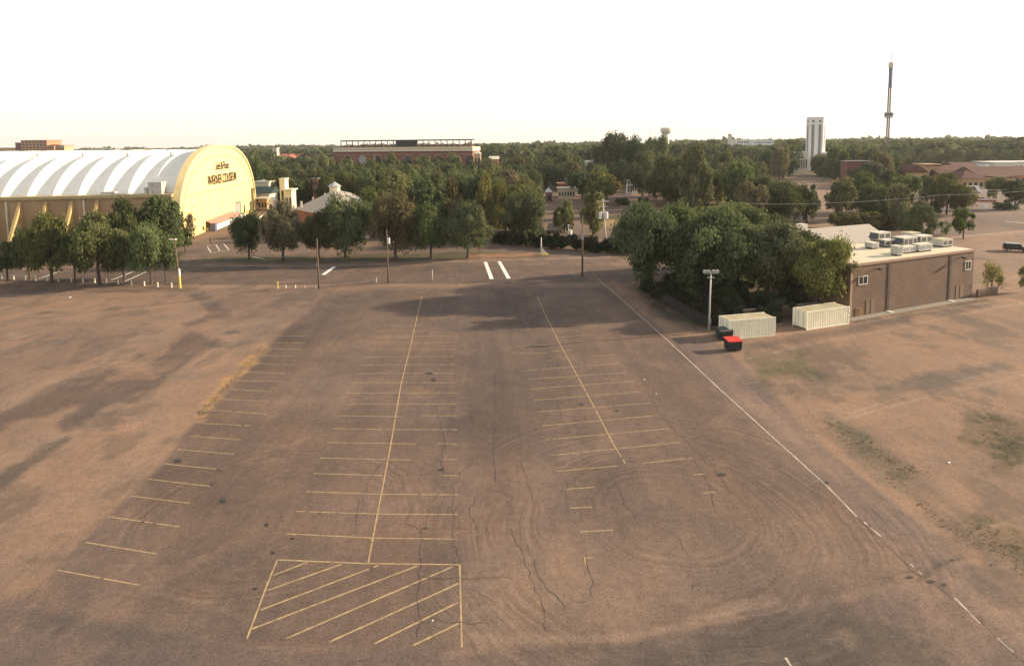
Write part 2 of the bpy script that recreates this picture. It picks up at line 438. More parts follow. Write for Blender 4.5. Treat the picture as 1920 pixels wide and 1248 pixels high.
    lay(poly_mask(qx, qy, [(1545, 785), (1590, 800), (1720, 890), (1690, 905), (1610, 850), (1555, 812)], 7) * gn, GRASS * 1.5, .75)
    lay(poly_mask(qx, qy, [(1400, 668), (1520, 668), (1545, 715), (1500, 702), (1430, 705)], 8), GRASS * 1.5, .75)
    lay(poly_mask(lx, ly, [(1540, 770), (1620, 800), (1720, 880), (1800, 960), (1760, 950), (1600, 850)], 12), DARK * 1.2, .5)
    lay(poly_mask(lx, ly, [(1640, 728), (1740, 700), (1880, 680), (1900, 688), (1760, 728), (1660, 740)], 4), DARK * 1.45, .65)
    lay(line_mask(qx, qy, [(1400, 668), (1460, 760), (1600, 850), (1830, 1030), (1920, 1110)], 7, 8), DARK * 1.2, .5)
    lay(poly_mask(qx, qy, [(1380, 650), (1590, 612), (1700, 592), (1700, 602), (1590, 628), (1400, 662)], 5), GRAV * .95, .7)
    lay(poly_mask(qx, qy, [(1590, 600), (1840, 560), (1860, 570), (1700, 598), (1600, 612)], 4), DARK * 1.2, .7)
    for pts, w in (([(1400, 672), (1500, 650), (1660, 619), (1800, 590), (1960, 560)], 2.0), ([(1560, 790), (1640, 770), (1770, 735), (1960, 695)], 2.2),
                   ([(1590, 775), (1700, 742), (1850, 700)], 1.5), ([(1600, 608), (1700, 588), (1860, 566)], 1.6), ([(1820, 1000), (1990, 945)], 3), ([(1822, 538), (1960, 508)], 1.3)):
        lay(line_mask(px + wx * .08, py + wy * .08, pts, w, w * .8), TAN * 1.25, .6)
    # under the big trees: their deep shade painted into the ground colour
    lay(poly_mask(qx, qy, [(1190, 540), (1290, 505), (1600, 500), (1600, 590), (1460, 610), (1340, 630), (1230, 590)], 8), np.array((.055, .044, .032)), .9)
    # band along the road and the road itself
    lay(poly_mask(lx, ly, [(-900, 528), (1210, 528), (1210, 537), (340, 545), (-900, 548)], 2), FIELD * .95, .7)
    lay(poly_mask(px, py, [(340, 532), (640, 533), (1210, 529), (1210, 531), (640, 537), (340, 540)], 1.2), TAN * 1.0, .8)
    road = poly_mask(px, py, ROAD, 1.5)
    lay(road, ASPH * .98)
    # grass verge with trees, lot behind it
    far = (py < 498) & (px < 1180) & (py > 430)
    lay(far.astype(float), ASPH * 1.12, .9)
    lay(poly_mask(lx, ly, [(-900, 470), (340, 470), (360, 480), (640, 478), (870, 472), (1010, 474), (1010, 484), (870, 486), (640, 492), (340, 494), (-900, 500)], 2), GRASS * 1.35, .8)
    lay(poly_mask(lx, ly, [(880, 478), (1015, 474), (1018, 480), (880, 486)], 2), np.array((.34, .17, .10)), .7)
    lay(line_mask(px, py, [(340, 498), (640, 498), (880, 489), (1165, 481)], 1.6, 1.4), TAN * 1.1, .8)
    lay(line_mask(px, py, [(640, 471), (900, 464), (1030, 462)], .9, .8), DARK, .7)
    lay(line_mask(px, py, [(1060, 458), (1100, 472), (1150, 478)], 1.0, .8), TAN, .6)
    # far ground
    f2 = np.clip((436 - py) / 6, 0, 1)
    lay(f2, (.12, .10, .06), .8)
    lay(poly_mask(lx, ly, [(1000, 380), (1260, 366), (1380, 372), (1330, 400), (1180, 440), (1100, 445), (1000, 420)], 3) , (.17, .115, .085), .9)
    lay(poly_mask(lx, ly, [(1040, 362), (1150, 358), (1360, 366), (1360, 380), (1240, 388), (1040, 376)], 2), (.20, .12, .09), .8)
    lay(poly_mask(lx, ly, [(1225, 380), (1300, 372), (1345, 376), (1290, 385), (1240, 392)], 2), (.25, .15, .07), .8)
    lay(poly_mask(lx, ly, [(1130, 402), (1180, 402), (1170, 425), (1110, 425)], 2), (.30, .20, .10), .8)
    lay(poly_mask(lx, ly, [(1440, 326), (1480, 328), (1600, 338), (1640, 346), (1570, 368), (1560, 425), (1690, 425), (1500, 435), (1500, 360)], 2), (.27, .175, .115), .9)
    lay(poly_mask(lx, ly, [(1750, 352), (2500, 330), (2500, 420), (1900, 424), (1740, 420), (1740, 380)], 2), (.185, .13, .105), .9)
    lay(poly_mask(lx, ly, [(1600, 440), (1740, 425), (1800, 405), (2500, 380), (2500, 405), (1960, 425), (1780, 452), (1640, 470)], 2), ASPH * 1.15, .95)
    lay(line_mask(px, py, [(1740, 450), (1820, 442), (1960, 430)], 2.2, 1.2), TAN * 1.2, .8)
    lay(line_mask(px, py, [(1800, 470), (1960, 455)], 1.2, 1.0), TAN, .6)
    lay(poly_mask(lx, ly, [(480, 396), (560, 388), (600, 400), (470, 425), (440, 450), (340, 500), (345, 455), (430, 430)], 3), ASPH * 1.2, .9)
    for k_, sc, th, col_, op in ((0, 7, .60, TAN, .30), (40, 5, .63, DARK, .38), (80, 3.2, .66, DARK, .32), (120, 2.4, .67, TAN * 1.05, .28)):
        nn = fbm(X + k_ * 3.1, Y * .8 - k_, sc, 6)
        m_ = np.clip((nn - th) * 26, 0, 1) * (1 - .45 * lot)
        lay(m_ * (py > 440), col_, op)
    v = (fbm(X + 30, Y, 14) - .5)
    v2 = fbm(X - 50, Y + 70, 2.6, 3) - .5; v3 = fbm(X + 11, Y * .6, 34, 3) - .5
    C[:] = C * (1 + .42 * v[..., None] + .30 * v2[..., None] + .3 * v3[..., None])
    C[:] = C * (1 + (v2 + v)[..., None] * np.array((.10, 0, -.12)))
    return C, px, py, lot, road

def ground_mat():
    m, nt, b = newmat('ground_surface')
    at = N(nt, 'ShaderNodeAttribute', attribute_name='tint')
    tc = N(nt, 'ShaderNodeTexCoord')
    def noise(scale, det, rough=.6, mp=None):
        n = N(nt, 'ShaderNodeTexNoise'); n.inputs['Scale'].default_value = scale; n.inputs['Detail'].default_value = det; n.inputs['Roughness'].default_value = rough
        nt.links.new((mp or tc).outputs[0 if mp else 'Object'], n.inputs['Vector']); return n
    def rng(n, a, b_, lo, hi, out='Fac'):
        r = N(nt, 'ShaderNodeMapRange'); r.inputs[1].default_value = a; r.inputs[2].default_value = b_; r.inputs[3].default_value = lo; r.inputs[4].default_value = hi
        nt.links.new(n.outputs[out], r.inputs[0]); return r
    col = at.outputs['Color']
    def mul(col, r):
        mx = N(nt, 'ShaderNodeMix', data_type='RGBA', blend_type='MULTIPLY'); mx.inputs[0].default_value = 1
        nt.links.new(col, mx.inputs[6]); nt.links.new(r.outputs[0], mx.inputs[7]); return mx.outputs[2]
    col = mul(col, rng(noise(7, 5, .9), .34, .66, .58, 1.42))
    col = mul(col, rng(noise(1.6, 8, .85), .34, .66, .78, 1.22))
    mp = N(nt, 'ShaderNodeMapping'); mp.inputs['Rotation'].default_value = (0, 0, R(-5.6)); mp.inputs['Scale'].default_value = (1.6, .07, 1)
    nt.links.new(tc.outputs['Object'], mp.inputs[0])
    col = mul(col, rng(noise(1.0, 4, .6, mp), .35, .65, .96, 1.04))
    # turning circles worn by tyres
    for (cx, cy), k, r0, r1 in ((G(520, 960), 1.15, 4.5, 12.5), (G(1250, 975), 1.0, 6, 19), (G(1260, 960), 1.0, 3.5, 9)):
        mp = N(nt, 'ShaderNodeMapping'); mp.inputs['Location'].default_value = (-cx, -cy * k, 0); mp.inputs['Scale'].default_value = (1, k, 0)
        nt.links.new(tc.outputs['Object'], mp.inputs[0])
        ln = N(nt, 'ShaderNodeVectorMath', operation='LENGTH'); nt.links.new(mp.outputs[0], ln.inputs[0])
        nz = noise(.22, 2); wob = N(nt, 'ShaderNodeMath', operation='MULTIPLY_ADD'); wob.inputs[1].default_value = 1.6
        nt.links.new(nz.outputs['Fac'], wob.inputs[0]); nt.links.new(ln.outputs['Value'], wob.inputs[2])
        n1 = N(nt, 'ShaderNodeTexNoise', noise_dimensions='1D'); n1.inputs['Scale'].default_value = 2.6; n1.inputs['Detail'].default_value = 6
        nt.links.new(wob.outputs[0], n1.inputs['W'])
        r = rng(n1, .35, .66, .86, 1.13)
        env = N(nt, 'ShaderNodeMapRange', interpolation_type='SMOOTHSTEP'); env.inputs[1].default_value = r0; env.inputs[2].default_value = r0 + 2
        nt.links.new(ln.outputs['Value'], env.inputs[0])
        env2 = N(nt, 'ShaderNodeMapRange', interpolation_type='SMOOTHSTEP'); env2.inputs[1].default_value = r1; env2.inputs[2].default_value = r1 - 3
        nt.links.new(ln.outputs['Value'], env2.inputs[0])
        pn = rng(noise(.12, 2), .42, .58, .15, 1)
        e = N(nt, 'ShaderNodeMath', operation='MULTIPLY'); nt.links.new(env.outputs[0], e.inputs[0]); nt.links.new(env2.outputs[0], e.inputs[1])
        e2 = N(nt, 'ShaderNodeMath', operation='MULTIPLY'); nt.links.new(e.outputs[0], e2.inputs[0]); nt.links.new(pn.outputs[0], e2.inputs[1])
        mx = N(nt, 'ShaderNodeMix', data_type='RGBA', blend_type='MULTIPLY')
        nt.links.new(e2.outputs[0], mx.inputs[0]); nt.links.new(col, mx.inputs[6]); nt.links.new(r.outputs[0], mx.inputs[7]); col = mx.outputs[2]
    nt.links.new(col, b.inputs['Base Color'])
    b.inputs['Roughness'].default_value = .95; b.inputs['Specular IOR Level'].default_value = .15
    bp = N(nt, 'ShaderNodeBump'); bp.inputs['Strength'].default_value = .35; bp.inputs['Distance'].default_value = .05
    nt.links.new(noise(9, 5, .8).outputs['Fac'], bp.inputs['Height']); nt.links.new(bp.outputs[0], b.inputs['Normal'])
    return m
GM = ground_mat()
def sheet(name, V, Fc, C, kind='structure', z=0):
    used, inv = np.unique(Fc, return_inverse=True)
    v = V[used].copy(); v[:, 2] = z; f = inv.reshape(Fc.shape)
    me = bpy.data.meshes.new(name)
    me.vertices.add(len(v)); me.vertices.foreach_set('co', v.ravel())
    me.loops.add(f.size); me.loops.foreach_set('vertex_index', f.ravel().astype(np.int32))
    me.polygons.add(len(f)); me.polygons.foreach_set('loop_start', np.arange(0, f.size, 4, dtype=np.int32))
    me.materials.append(GM); me.update(calc_edges=True)
    a = me.color_attributes.new('tint', 'FLOAT_COLOR', 'POINT')
    c = np.ones((len(v), 4), np.float32); c[:, :3] = C[used]
    a.data.foreach_set('color', c.ravel())
    o = bpy.data.objects.new(name, me); COL.objects.link(o); tag(o, kind=kind)
    return o
def grid(xs, ys):
    X, Y = np.meshgrid(xs, ys); C, px, py, lot, road = paint(X, Y)
    V = np.stack([X, Y, np.zeros_like(X)], -1).reshape(-1, 3)
    ny, nx = X.shape; i = np.arange((ny - 1) * (nx - 1)); r = i // (nx - 1); c = i % (nx - 1); a = r * nx + c
    Fc = np.stack([a, a + 1, a + nx + 1, a + nx], -1)
    kl = (lot.ravel()[a] > .5); kr = (road.ravel()[a] > .5) & ~kl
    return V, Fc, C.reshape(-1, 3), kl, kr
ys1 = np.concatenate([np.arange(24, 60, .25), np.arange(60, 150, .5)]); xs1 = np.arange(-120, 130.1, .4)
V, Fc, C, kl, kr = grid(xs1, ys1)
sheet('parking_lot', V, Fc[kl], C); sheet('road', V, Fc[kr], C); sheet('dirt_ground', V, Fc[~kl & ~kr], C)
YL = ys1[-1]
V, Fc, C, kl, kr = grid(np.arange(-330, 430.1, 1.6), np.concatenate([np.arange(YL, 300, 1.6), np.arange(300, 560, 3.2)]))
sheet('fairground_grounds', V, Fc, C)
V, Fc, C, kl, kr = grid(np.linspace(-6000, 6000, 41), np.linspace(-1500, 9000, 41))
g = sheet('ground', V, Fc, np.tile(np.array((.115, .095, .06)), (len(V), 1)), z=-.06)

# ------------------------------------------------------------------ painted markings and cracks
def gp(*pts): return [G(*p) for p in pts]
def chop(mb, p, q, w, z, keep=.92, step=.3, mid=None):
    keep = keep ** .6
    """a worn line from pixel p to q: now and then a bit has worn away"""
    a = Vector(G(*p)); b = Vector(G(*q)); n = max(1, int((b - a).length / step)); t0 = 0
    for i in range(n):
        if random.random() < keep: 
            mb.strip([a.lerp(b, i / n), a.lerp(b, (i + 1) / n)], w * random.uniform(.8, 1.1), z)
Z1 = .004; Z2 = .008
yl = MB()
L1 = [(108, 1068, 260, 1096), (160, 1016, 302, 1039), (203, 968, 336, 987), (245, 929, 356, 943), (272, 897, 394, 911), (308, 869, 418, 880), (333, 842, 439, 851), (358, 817, 450, 824), (378, 793, 475, 798), (394, 768, 500, 776), (410, 748, 507, 752), (425, 729, 520, 734), (441, 713, 532, 715), (457, 697, 545, 700), (470, 681, 552, 684), (484, 666, 560, 668), (497, 653, 566, 655), (508, 642, 572, 643), (520, 629, 578, 630)]
for l in L1: chop(yl, l[:2], l[2:], .085, Z1, .93)
L2 = [((538, 1000), (700, 1008), (858, 1010)), ((556, 958), (710, 963), (858, 964)), ((574, 921), (715, 926), (858, 927)), ((588, 887), (718, 891)), ((817, 891), (858, 891)), ((601, 858), (770, 862)), ((831, 861), (857, 861)),
      ((613, 829), (780, 832)), ((820, 831), (857, 832)), ((625, 803), (740, 805), (857, 805)), ((632, 779), (755, 781)), ((790, 779), (857, 779)), ((643, 757), (857, 757)), ((651, 736), (857, 736)), ((658, 717), (857, 717)),
      ((668, 700), (853, 699)), ((675, 684), (857, 683)), ((681, 669), (852, 668)), ((690, 655), (855, 655)), ((696, 642), (850, 642)), ((702, 631), (848, 630)), ((706, 620), (800, 620)), ((712, 610), (790, 610))]
L3 = [((1044, 883), (1158, 873)), ((1205, 868), (1298, 858)), ((1034, 853), (1276, 829)), ((1024, 824), (1256, 803)), ((1016, 798), (1236, 778)), ((1008, 772), (1219, 755)), ((1002, 750), (1202, 734)), ((995, 729), (1190, 714)),
      ((990, 711), (1175, 698)), ((987, 694), (1163, 681)), ((973, 663), (1030, 661)), ((1027, 659), (1074, 656)), ((1110, 668), (1152, 665)), ((970, 649), (1040, 646)), ((1100, 642), (1131, 639)), ((1040, 633), (1098, 628)), ((1053, 917), (1114, 913)), ((1069, 952), (1110, 950)),
      ((1079, 997), (1150, 993)), ((1096, 1045), (1114, 1045)), ((1096, 1045), (1098, 1058)), ((1300, 890), (1320, 888)), ((1318, 924), (1340, 922))]
for l in L2 + L3:
    for a, b in zip(l[:-1], l[1:]): chop(yl, a, b, .085, Z1, .95)
for l in ([(690, 1056), (715, 926), (733, 832), (752, 720)], [(1150, 832), (1120, 774), (1090, 718)]):
    for a, b in zip(l[:-1], l[1:]): chop(yl, a, b, .12, Z2, .98)
for l in ([(752, 720), (772, 640), (783, 590), (791, 556)], [(1090, 718), (1050, 645), (1020, 585), (1008, 556)], [(1150, 832), (1172, 868)]):
    for a, b in zip(l[:-1], l[1:]): chop(yl, a, b, .11, Z2, .9)
for l in (((520, 1049), (690, 1056), (862, 1058)), ((520, 1049), (503, 1090), (463, 1197)), ((862, 1058), (863, 1100), (866, 1213))):
    for a, b in zip(l[:-1], l[1:]): chop(yl, a, b, .11, Z2, .985)
for a, b in (((512, 1078), (577, 1053)), ((502, 1106), (640, 1057)), ((488, 1143), (710, 1059)), ((473, 1178), (783, 1060)), ((537, 1196), (848, 1062)), ((617, 1203), (860, 1093)), ((702, 1206), (858, 1129)), ((775, 1209), (860, 1168))):
    chop(yl, a, b, .11, Z1, .97)
tag(yl.build('parking_bay_lines', MT['line_y']), kind='structure')
wl = MB()
WL = [(1120, 522), (1170, 565), (1250, 636), (1345, 725), (1450, 820), (1550, 910), (1607, 968)]
for a, b in zip(WL[:-1], WL[1:]): chop(wl, a, b, .13, Z1, .985, 1.5)
for a, b in (((1620, 978), (1652, 1005)), ((1700, 1050), (1728, 1076)), ((1473, 1232), (1492, 1262)), ((1790, 1120), (1838, 1168)), ((1870, 1195), (1900, 1222))): chop(wl, a, b, .12, Z1, .8)
tag(wl.build('lane_line', MT['line_w']), kind='structure')
bl = MB()
for a, b, w in (((910, 491), (922, 523), .75), ((936, 490), (954, 522), .75), ((606, 515), (627, 500), .8), ((73, 522), (112, 509), .3), ((206, 526), (250, 509), .3), ((235, 527), (273, 510), .3), ((475, 482), (496, 486), .3), ((484, 410), (494, 403), .8),
                ((1885, 415), (1990, 424), .5)):
    bl.strip(gp(a, b), w, Z1)
for a, b in (((389, 463), (396, 474)), ((400, 473), (433, 468)), ((405, 459), (412, 470)), ((419, 456), (429, 468)), ((400, 459), (420, 456)), ((388, 461), (396, 459))): bl.strip(gp(a, b), .18, Z1)
tag(bl.build('road_markings', MT['line_b']), kind='structure')
fl = MB()
for a, b in (((628, 509), (655, 509)), ((630, 515), (672, 515)), ((525, 510), (550, 510)), ((740, 508), (762, 507)), ((745, 513), (800, 512)), ((800, 510), (835, 509)), ((850, 504), (872, 503)), ((855, 517), (885, 516)), ((840, 510), (888, 508)), ((952, 500), (975, 499)),
             ((962, 505), (1000, 503)), ((975, 512), (1000, 511)), ((1060, 492), (1085, 491)), ((1070, 500), (1120, 497)), ((1040, 517), (1062, 516)), ((1100, 506), (1112, 505)), ((430, 515), (470, 516)), ((300, 500), (340, 493)), ((340, 500), (400, 482)), ((1220, 590), (1252, 588)), ((1390, 720), (1425, 715)), ((1440, 795), (1480, 790)), ((1475, 843), (1545, 832)), ((1585, 895), (1620, 887)), ((1435, 737), (1452, 735)), ((1440, 818), (1450, 815)), ((1525, 902), (1540, 900))):
    chop(fl, a, b, .14, Z1, .9)
tag(fl.build('faded_lines', MT['line_f']), kind='structure')
cr = MB()
def crack(pts, w=.06, amp=.16):
    P = [Vector(p) for p in gp(*pts)]; out = [P[0]]
    for a, b in zip(P[:-1], P[1:]):
        n = max(2, int((b - a).length / .5)); d = (b - a).normalized(); q = Vector((-d.y, d.x))
        for i in range(1, n + 1):
            out.append(a.lerp(b, i / n) + q * (random.uniform(-amp, amp) if i < n else 0))
    cr.strip(out, [w * random.uniform(.35, 1.5) for _ in out], .012)
for c in ([(887, 853), (886, 862), (880, 872), (862, 886), (845, 889), (828, 882), (800, 888), (768, 893)], [(862, 886), (860, 900), (850, 908), (838, 914), (815, 916)], [(849, 905), (849, 960), (851, 1010), (856, 1040), (862, 1058)],
          [(790, 992), (788, 1050), (786, 1100), (785, 1135), (792, 1165), (782, 1195)], [(760, 980), (790, 991), (830, 990), (880, 992)], [(718, 868), (690, 905), (672, 950), (669, 985)], [(832, 905), (830, 862), (833, 820), (822, 780), (818, 760)],
          [(762, 640), (760, 652), (768, 668)], [(776, 655), (772, 690), (768, 720)], [(858, 685), (853, 700), (855, 710)], [(872, 720), (884, 738), (880, 760), (886, 790), (880, 812)], [(786, 1080), (860, 1082), (960, 1084)], [(780, 1163), (860, 1165), (905, 1166)],
          [(684, 700), (688, 725), (678, 738)], [(1145, 885), (1175, 950), (1200, 985)], [(1240, 990), (1275, 1010), (1290, 1040)], [(1320, 850), (1350, 890), (1370, 920), (1350, 945)], [(1215, 730), (1240, 780), (1290, 830), (1330, 870)], [(1040, 740), (1055, 790), (1080, 830)],
          [(112, 1062), (80, 1092), (52, 1124)], [(560, 595), (500, 652)], [(470, 610), (440, 632), (405, 650)], [(424, 641), (395, 665), (365, 690)], [(640, 757), (700, 759), (740, 757)], [(500, 794), (600, 795), (700, 792)], [(520, 733), (600, 736), (680, 745)], [(1720, 1075), (1760, 1100), (1850, 1175), (1925, 1245)],
          [(1605, 970), (1650, 1010), (1720, 1078)], [(1640, 1088), (1700, 1072), (1760, 1062), (1800, 1048)], [(960, 990), (985, 1060), (1015, 1130), (1025, 1185)], [(990, 1020), (1010, 1080), (1060, 1140)], [(905, 905), (880, 960), (900, 1000)], [(925, 700), (930, 760), (925, 850), (930, 905)],
          [(975, 800), (980, 880), (1000, 940)], [(600, 680), (560, 740), (520, 800)], [(1100, 1040), (1108, 1080), (1112, 1120)], [(1290, 850), (1330, 905), (1340, 950)], [(1060, 900), (1062, 960)], [(470, 960), (440, 990)], [(640, 1248), (700, 1235)]):
    crack(c, .027)
for k in range(60):
    a = (random.uniform(480, 1500), random.uniform(640, 1180)); b = (a[0] + random.uniform(-35, 35), a[1] + random.uniform(-25, 25)); c2 = (b[0] + random.uniform(-30, 30), b[1] + random.uniform(-20, 20))
    crack([a, b, c2], .018, .22)
tag(cr.build('pavement_cracks', MT['crack']), kind='structure')
pt = MB()
def blot(px, py, rx, ry):
    P = []
    for k in range(15):
        t = k / 15 * 2 * math.pi; r = random.uniform(.6, 1.15); P.append((*G(px + rx * r * math.cos(t), py + ry * r * math.sin(t)), .016))
    pt.poly(P[::-1])
for b in ((333, 864, 8, 5), (418, 939, 7, 5), (478, 1103, 6, 3), (500, 983, 4, 4), (548, 1009, 5, 2), (512, 1036, 4, 3), (268, 978, 4, 1.5), (412, 881, 7, 1.5), (1352, 890, 9, 4), (1090, 758, 5, 2), (1046, 684, 3, 1.5), (1155, 770, 6, 1.8), (828, 880, 6, 2.5), (798, 990, 5, 2), (398, 908, 4, 2), (805, 700, 8, 2), (812, 712, 5, 3), (1550, 905, 5, 3), (1745, 1090, 9, 3), (1770, 1096, 7, 3), (1705, 1082, 8, 2.5), (1785, 1050, 6, 2), (487, 513, 0, 0)):
    if b[2]: blot(*b)
tag(pt.build('oil_stains', MT['patch']), kind='structure')
def litter(px, py, s, k):
    x, y = G(px, py); m = MB()
    m.prism([(x + s * math.cos(t) * random.uniform(.6, 1), y + s * math.sin(t) * random.uniform(.6, 1), .016) for t in (0, 1.1, 2.2, 3.3, 4.4, 5.4)], (.05, .03, s * .5))
    tag(m.build('litter', MT['litter']), k, 'litter')
litter(131, 558, .25, 'white scrap on the dirt left of the lot, near the bollards'); litter(810, 1164, .06, 'tiny white scrap inside the yellow hatched box')
litter(1779, 868, .12, 'white scrap on the dry field below the green grass patch'); litter(1230, 739, .09, 'white scrap on the asphalt right of the bay rows')
litter(1208, 712, .09, 'pale scrap on the asphalt near the right end of a bay line')

# ------------------------------------------------------------------ frames
def frame(o, d):
    """matrix with origin o (x,y[,z]) and x axis along d, y axis to the left of it"""
    d = Vector((d[0], d[1], 0)).normalized()
    M = Matrix(((d.x, -d.y, 0, o[0]), (d.y, d.x, 0, o[1]), (0, 0, 1, o[2] if len(o) > 2 else 0), (0, 0, 0, 1)))
    return M
def place(o, M): o.matrix_world = M; return o

# ------------------------------------------------------------------ the vaulted arena
# local: x runs along the end wall (near foot 0 -> far foot W), y points left along the building
A0 = Vector((*G(335, 453), 0)); A1 = Vector((*G(479, 393), 0)); W = (A1 - A0).length
MA = frame(A0, A1 - A0)
arena = thing('coliseum', 'huge barrel-vaulted hall with scalloped white roof and cream end wall with lettering', 'arena')
place(arena, MA)
APEX = 25.9
def arch(s, n=2.5):
    t = abs(1 - 2 * s / W); return (max(0, 1 - t ** n)) ** (1 / n)
def arc_pts(n, h, inset=0, a=0.0, b=1.0):
    out = []
    for i in range(n + 1):
        q = a + (b - a) * i / n
        th = math.pi * (1 - q); c = math.cos(th); s_ = math.sin(th)
        e = 2 / 2.5
        x = W / 2 + (W / 2 - inset) * math.copysign(abs(c) ** e, c); z = (h - inset) * abs(s_) ** e
        out.append((x, z))
    return out
# end wall slab
P = arc_pts(64, APEX)
MB().prism([(x, 0, z) for x, z in P], (0, 1.2, 0)).build('end_wall', MT['conc_yel'], arena)
# raised rim and inner moulding
def band(o, i, y0, y1, name, m, inset_o, inset_i):
    mb = MB(); A = arc_pts(64, APEX, inset_o); B = arc_pts(64, APEX, inset_i)
    for k in range(64):
        a, b, c, d = A[k], A[k + 1], B[k + 1], B[k]
        mb.poly([(a[0], y0, a[1]), (b[0], y0, b[1]), (c[0], y0, c[1]), (d[0], y0, d[1])])
        mb.poly([(a[0], y0, a[1]), (a[0], y1, a[1]), (b[0], y1, b[1]), (b[0], y0, b[1])])
        mb.poly([(d[0], y0, d[1]), (c[0], y0, c[1]), (c[0], y1, c[1]), (d[0], y1, d[1])])
    return mb.build(name, m, arena)
band(0, 0, -.45, 1.5, 'arch_rim', MT['conc_yel2'], -.45, .35)
band(0, 0, -.12, 0, 'arch_moulding', MT['conc_seam'], 3.0, 3.3)
s_ = MB()
for k in range(1, 22):
    x = W * k / 22; top = min(arch(x) * APEX - 3.4, 11.6 + .0 * k)
    if top > 2: s_.box(x - .07, x + .07, -.05, 0, .3, top)
s_.box(3.4, W - 3.4, -.10, 0, 11.7, 12.0); s_.box(9, W - 9, -.05, 0, 18.2, 18.32)
s_.build('wall_joints', MT['conc_seam'], arena)
for (x, z) in ((W * .30, 3.2), (W * .62, 9.5), (W * .47, 7), (W * .15, 8)):
    MB().box(x - .25, x + .25, -.12, 0, z, z + .5).build('wall_vent', MT['darkgrey'], arena)
def textmesh(s, size, name, m, parent, loc, rot, extr=.12, sx=1.0, bold=.0):
    cu = bpy.data.curves.new(name, 'FONT'); cu.body = s; cu.size = size; cu.extrude = extr; cu.align_x = 'CENTER'; cu.offset = bold
    t = bpy.data.objects.new(name, cu); COL.objects.link(t); bpy.context.view_layer.update()
    me = bpy.data.meshes.new_from_object(t.evaluated_get(bpy.context.evaluated_depsgraph_get())); bpy.data.objects.remove(t)
    me.materials.clear(); me.materials.append(m)
    o = bpy.data.objects.new(name, me); COL.objects.link(o); o.parent = parent; o.location = loc; o.rotation_euler = rot; o.scale = (sx, 1, 1)
    return o
textmesh('Lee & Rose', 3.7, 'lettering', MT['letter'], arena, (W * .50, -.3, 18.2), (R(90), 0, 0), .05, .84, .02)
textmesh('WARNER COLISEUM', 4.4, 'lettering', MT['letter'], arena, (W * .50, -.3, 13.6), (R(90), 0, 0), .05, .78, .02)
dr = MB().box(W * .665, W * .73, -.2, 0, 0, 5.2).build('door', MT['grey'], arena)
MB().box(W * .665 - .3, W * .73 + .3, -.32, -.2, 5.2, 5.5).box(W * .73, W * .73 + .35, -.32, -.2, 0, 5.2).build('door_frame', MT['darkgrey'], dr)
dr = MB().box(W * .79, W * .806, -.2, 0, 0, 3.4).build('door', MT['darkgrey'], arena)
# ticket canopy at the foot of the end wall
aw = MB().prism([(W * .27, -.1, 2.9), (W * .27, -2.8, 1.7), (W * .27, -2.8, 1.5), (W * .27, -.1, 2.7)], (W * .34, 0, 0)).build('canopy', mat('pink_faded_canvas', (.46, .22, .17), var=.2), arena)
aw['label'] = 'faded red sloping canopy over the entrance'
MB().box(W * .26, W * .615, -3.2, -2.85, 0, 1.5).box(W * .61, W * .617, -4.2, -.1, 0, 2.0).build('canopy_front', MT['white'], aw)
MB().box(W * .235, W * .257, -3.6, -2.2, 0, 2.4).build('kiosk', MT['blue'], arena)
MB().box(0.5, W * .97, -.9, -.05, 0, .5).build('plinth', MT['conc_yel2'], arena)
# long wall, its coping, fins
LEN = 112.0; HE = 13.0; XW = 1.5
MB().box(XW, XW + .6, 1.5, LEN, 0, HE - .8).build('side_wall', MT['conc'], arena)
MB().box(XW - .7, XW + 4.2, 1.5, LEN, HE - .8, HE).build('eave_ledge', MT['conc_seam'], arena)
RB = [1.5 + 6.22 * k for k in range(19)]
for k, y in enumerate(RB[1:]):
    if k % 1 == 0:
        b = MB().prism([(XW - .05, y - .35, HE - 1.4), (XW - .5, y - .35, HE - 1.4), (XW - 7.5, y - .35, 0), (XW - .05, y - .35, 0)], (0, .7, 0)).build('buttress', MT['butt'], arena)
for k in range(0, 18, 3):
    y = RB[k] + 3.4; MB().box(XW - .35, XW, y - .2, y + .2, 0, HE - 1.2).build('pilaster', MT['offwhite'], arena)
# roof: ridges at the ribs, canvas-like sag between
NA = 56; sub = 8; mb = MB(); ny = (len(RB) - 1) * sub + 1
Q = arc_pts(200, APEX - .1, 1.0)
Q = [q for q in Q if q[1] > HE - .9 or abs(q[0] - W / 2) < W * .3]
idx = [Q[int(i * (len(Q) - 1) / NA)] for i in range(NA + 1)]
for j in range(ny):
    y = RB[0] + (RB[1] - RB[0]) * j / sub; ph = (j % sub) / sub
    sag = 1.25 * (1 - abs(2 * ph - 1) ** 1.8)
    for (x, z) in idx:
        cx, cz = W / 2, 4.0; dx, dz = x - cx, z - cz; L = math.hypot(dx, dz)
        mb.v.append((x - dx / L * sag, y, z - dz / L * sag))
for j in range(ny - 1):
    for i in range(NA):
        a = j * (NA + 1) + i; mb.f.append((a, a + 1, a + NA + 2, a + NA + 1)[::-1])
ro = mb.build('roof', MT['roofwhite'], arena)
rr = MB()
for y in RB: rr.tube([(x, y, z + .0) for x, z in idx], .07, 5)
rr.build('roof_rib', MT['roofwhite'], ro, smooth=True)
for k in range(1, 16):
    for dx in (-3, 3):
        if (k + (dx > 0)) % 2: MB().tube([(W / 2 - 12 + dx, RB[k] + 2.5, APEX - 3.2), (W / 2 - 12 + dx, RB[k] + 2.5, APEX - 1.7)], .4, 8).build('roof_vent', MT['galv'], ro)
MB().box(XW + .2, XW + 3.6, 4.2, 7.6, HE + .0, HE + 3.3).box(XW + .4, XW + 3.0, 7.9, 8.7, HE, HE + 1.8).build('cooling_unit', MT['unit'], arena)
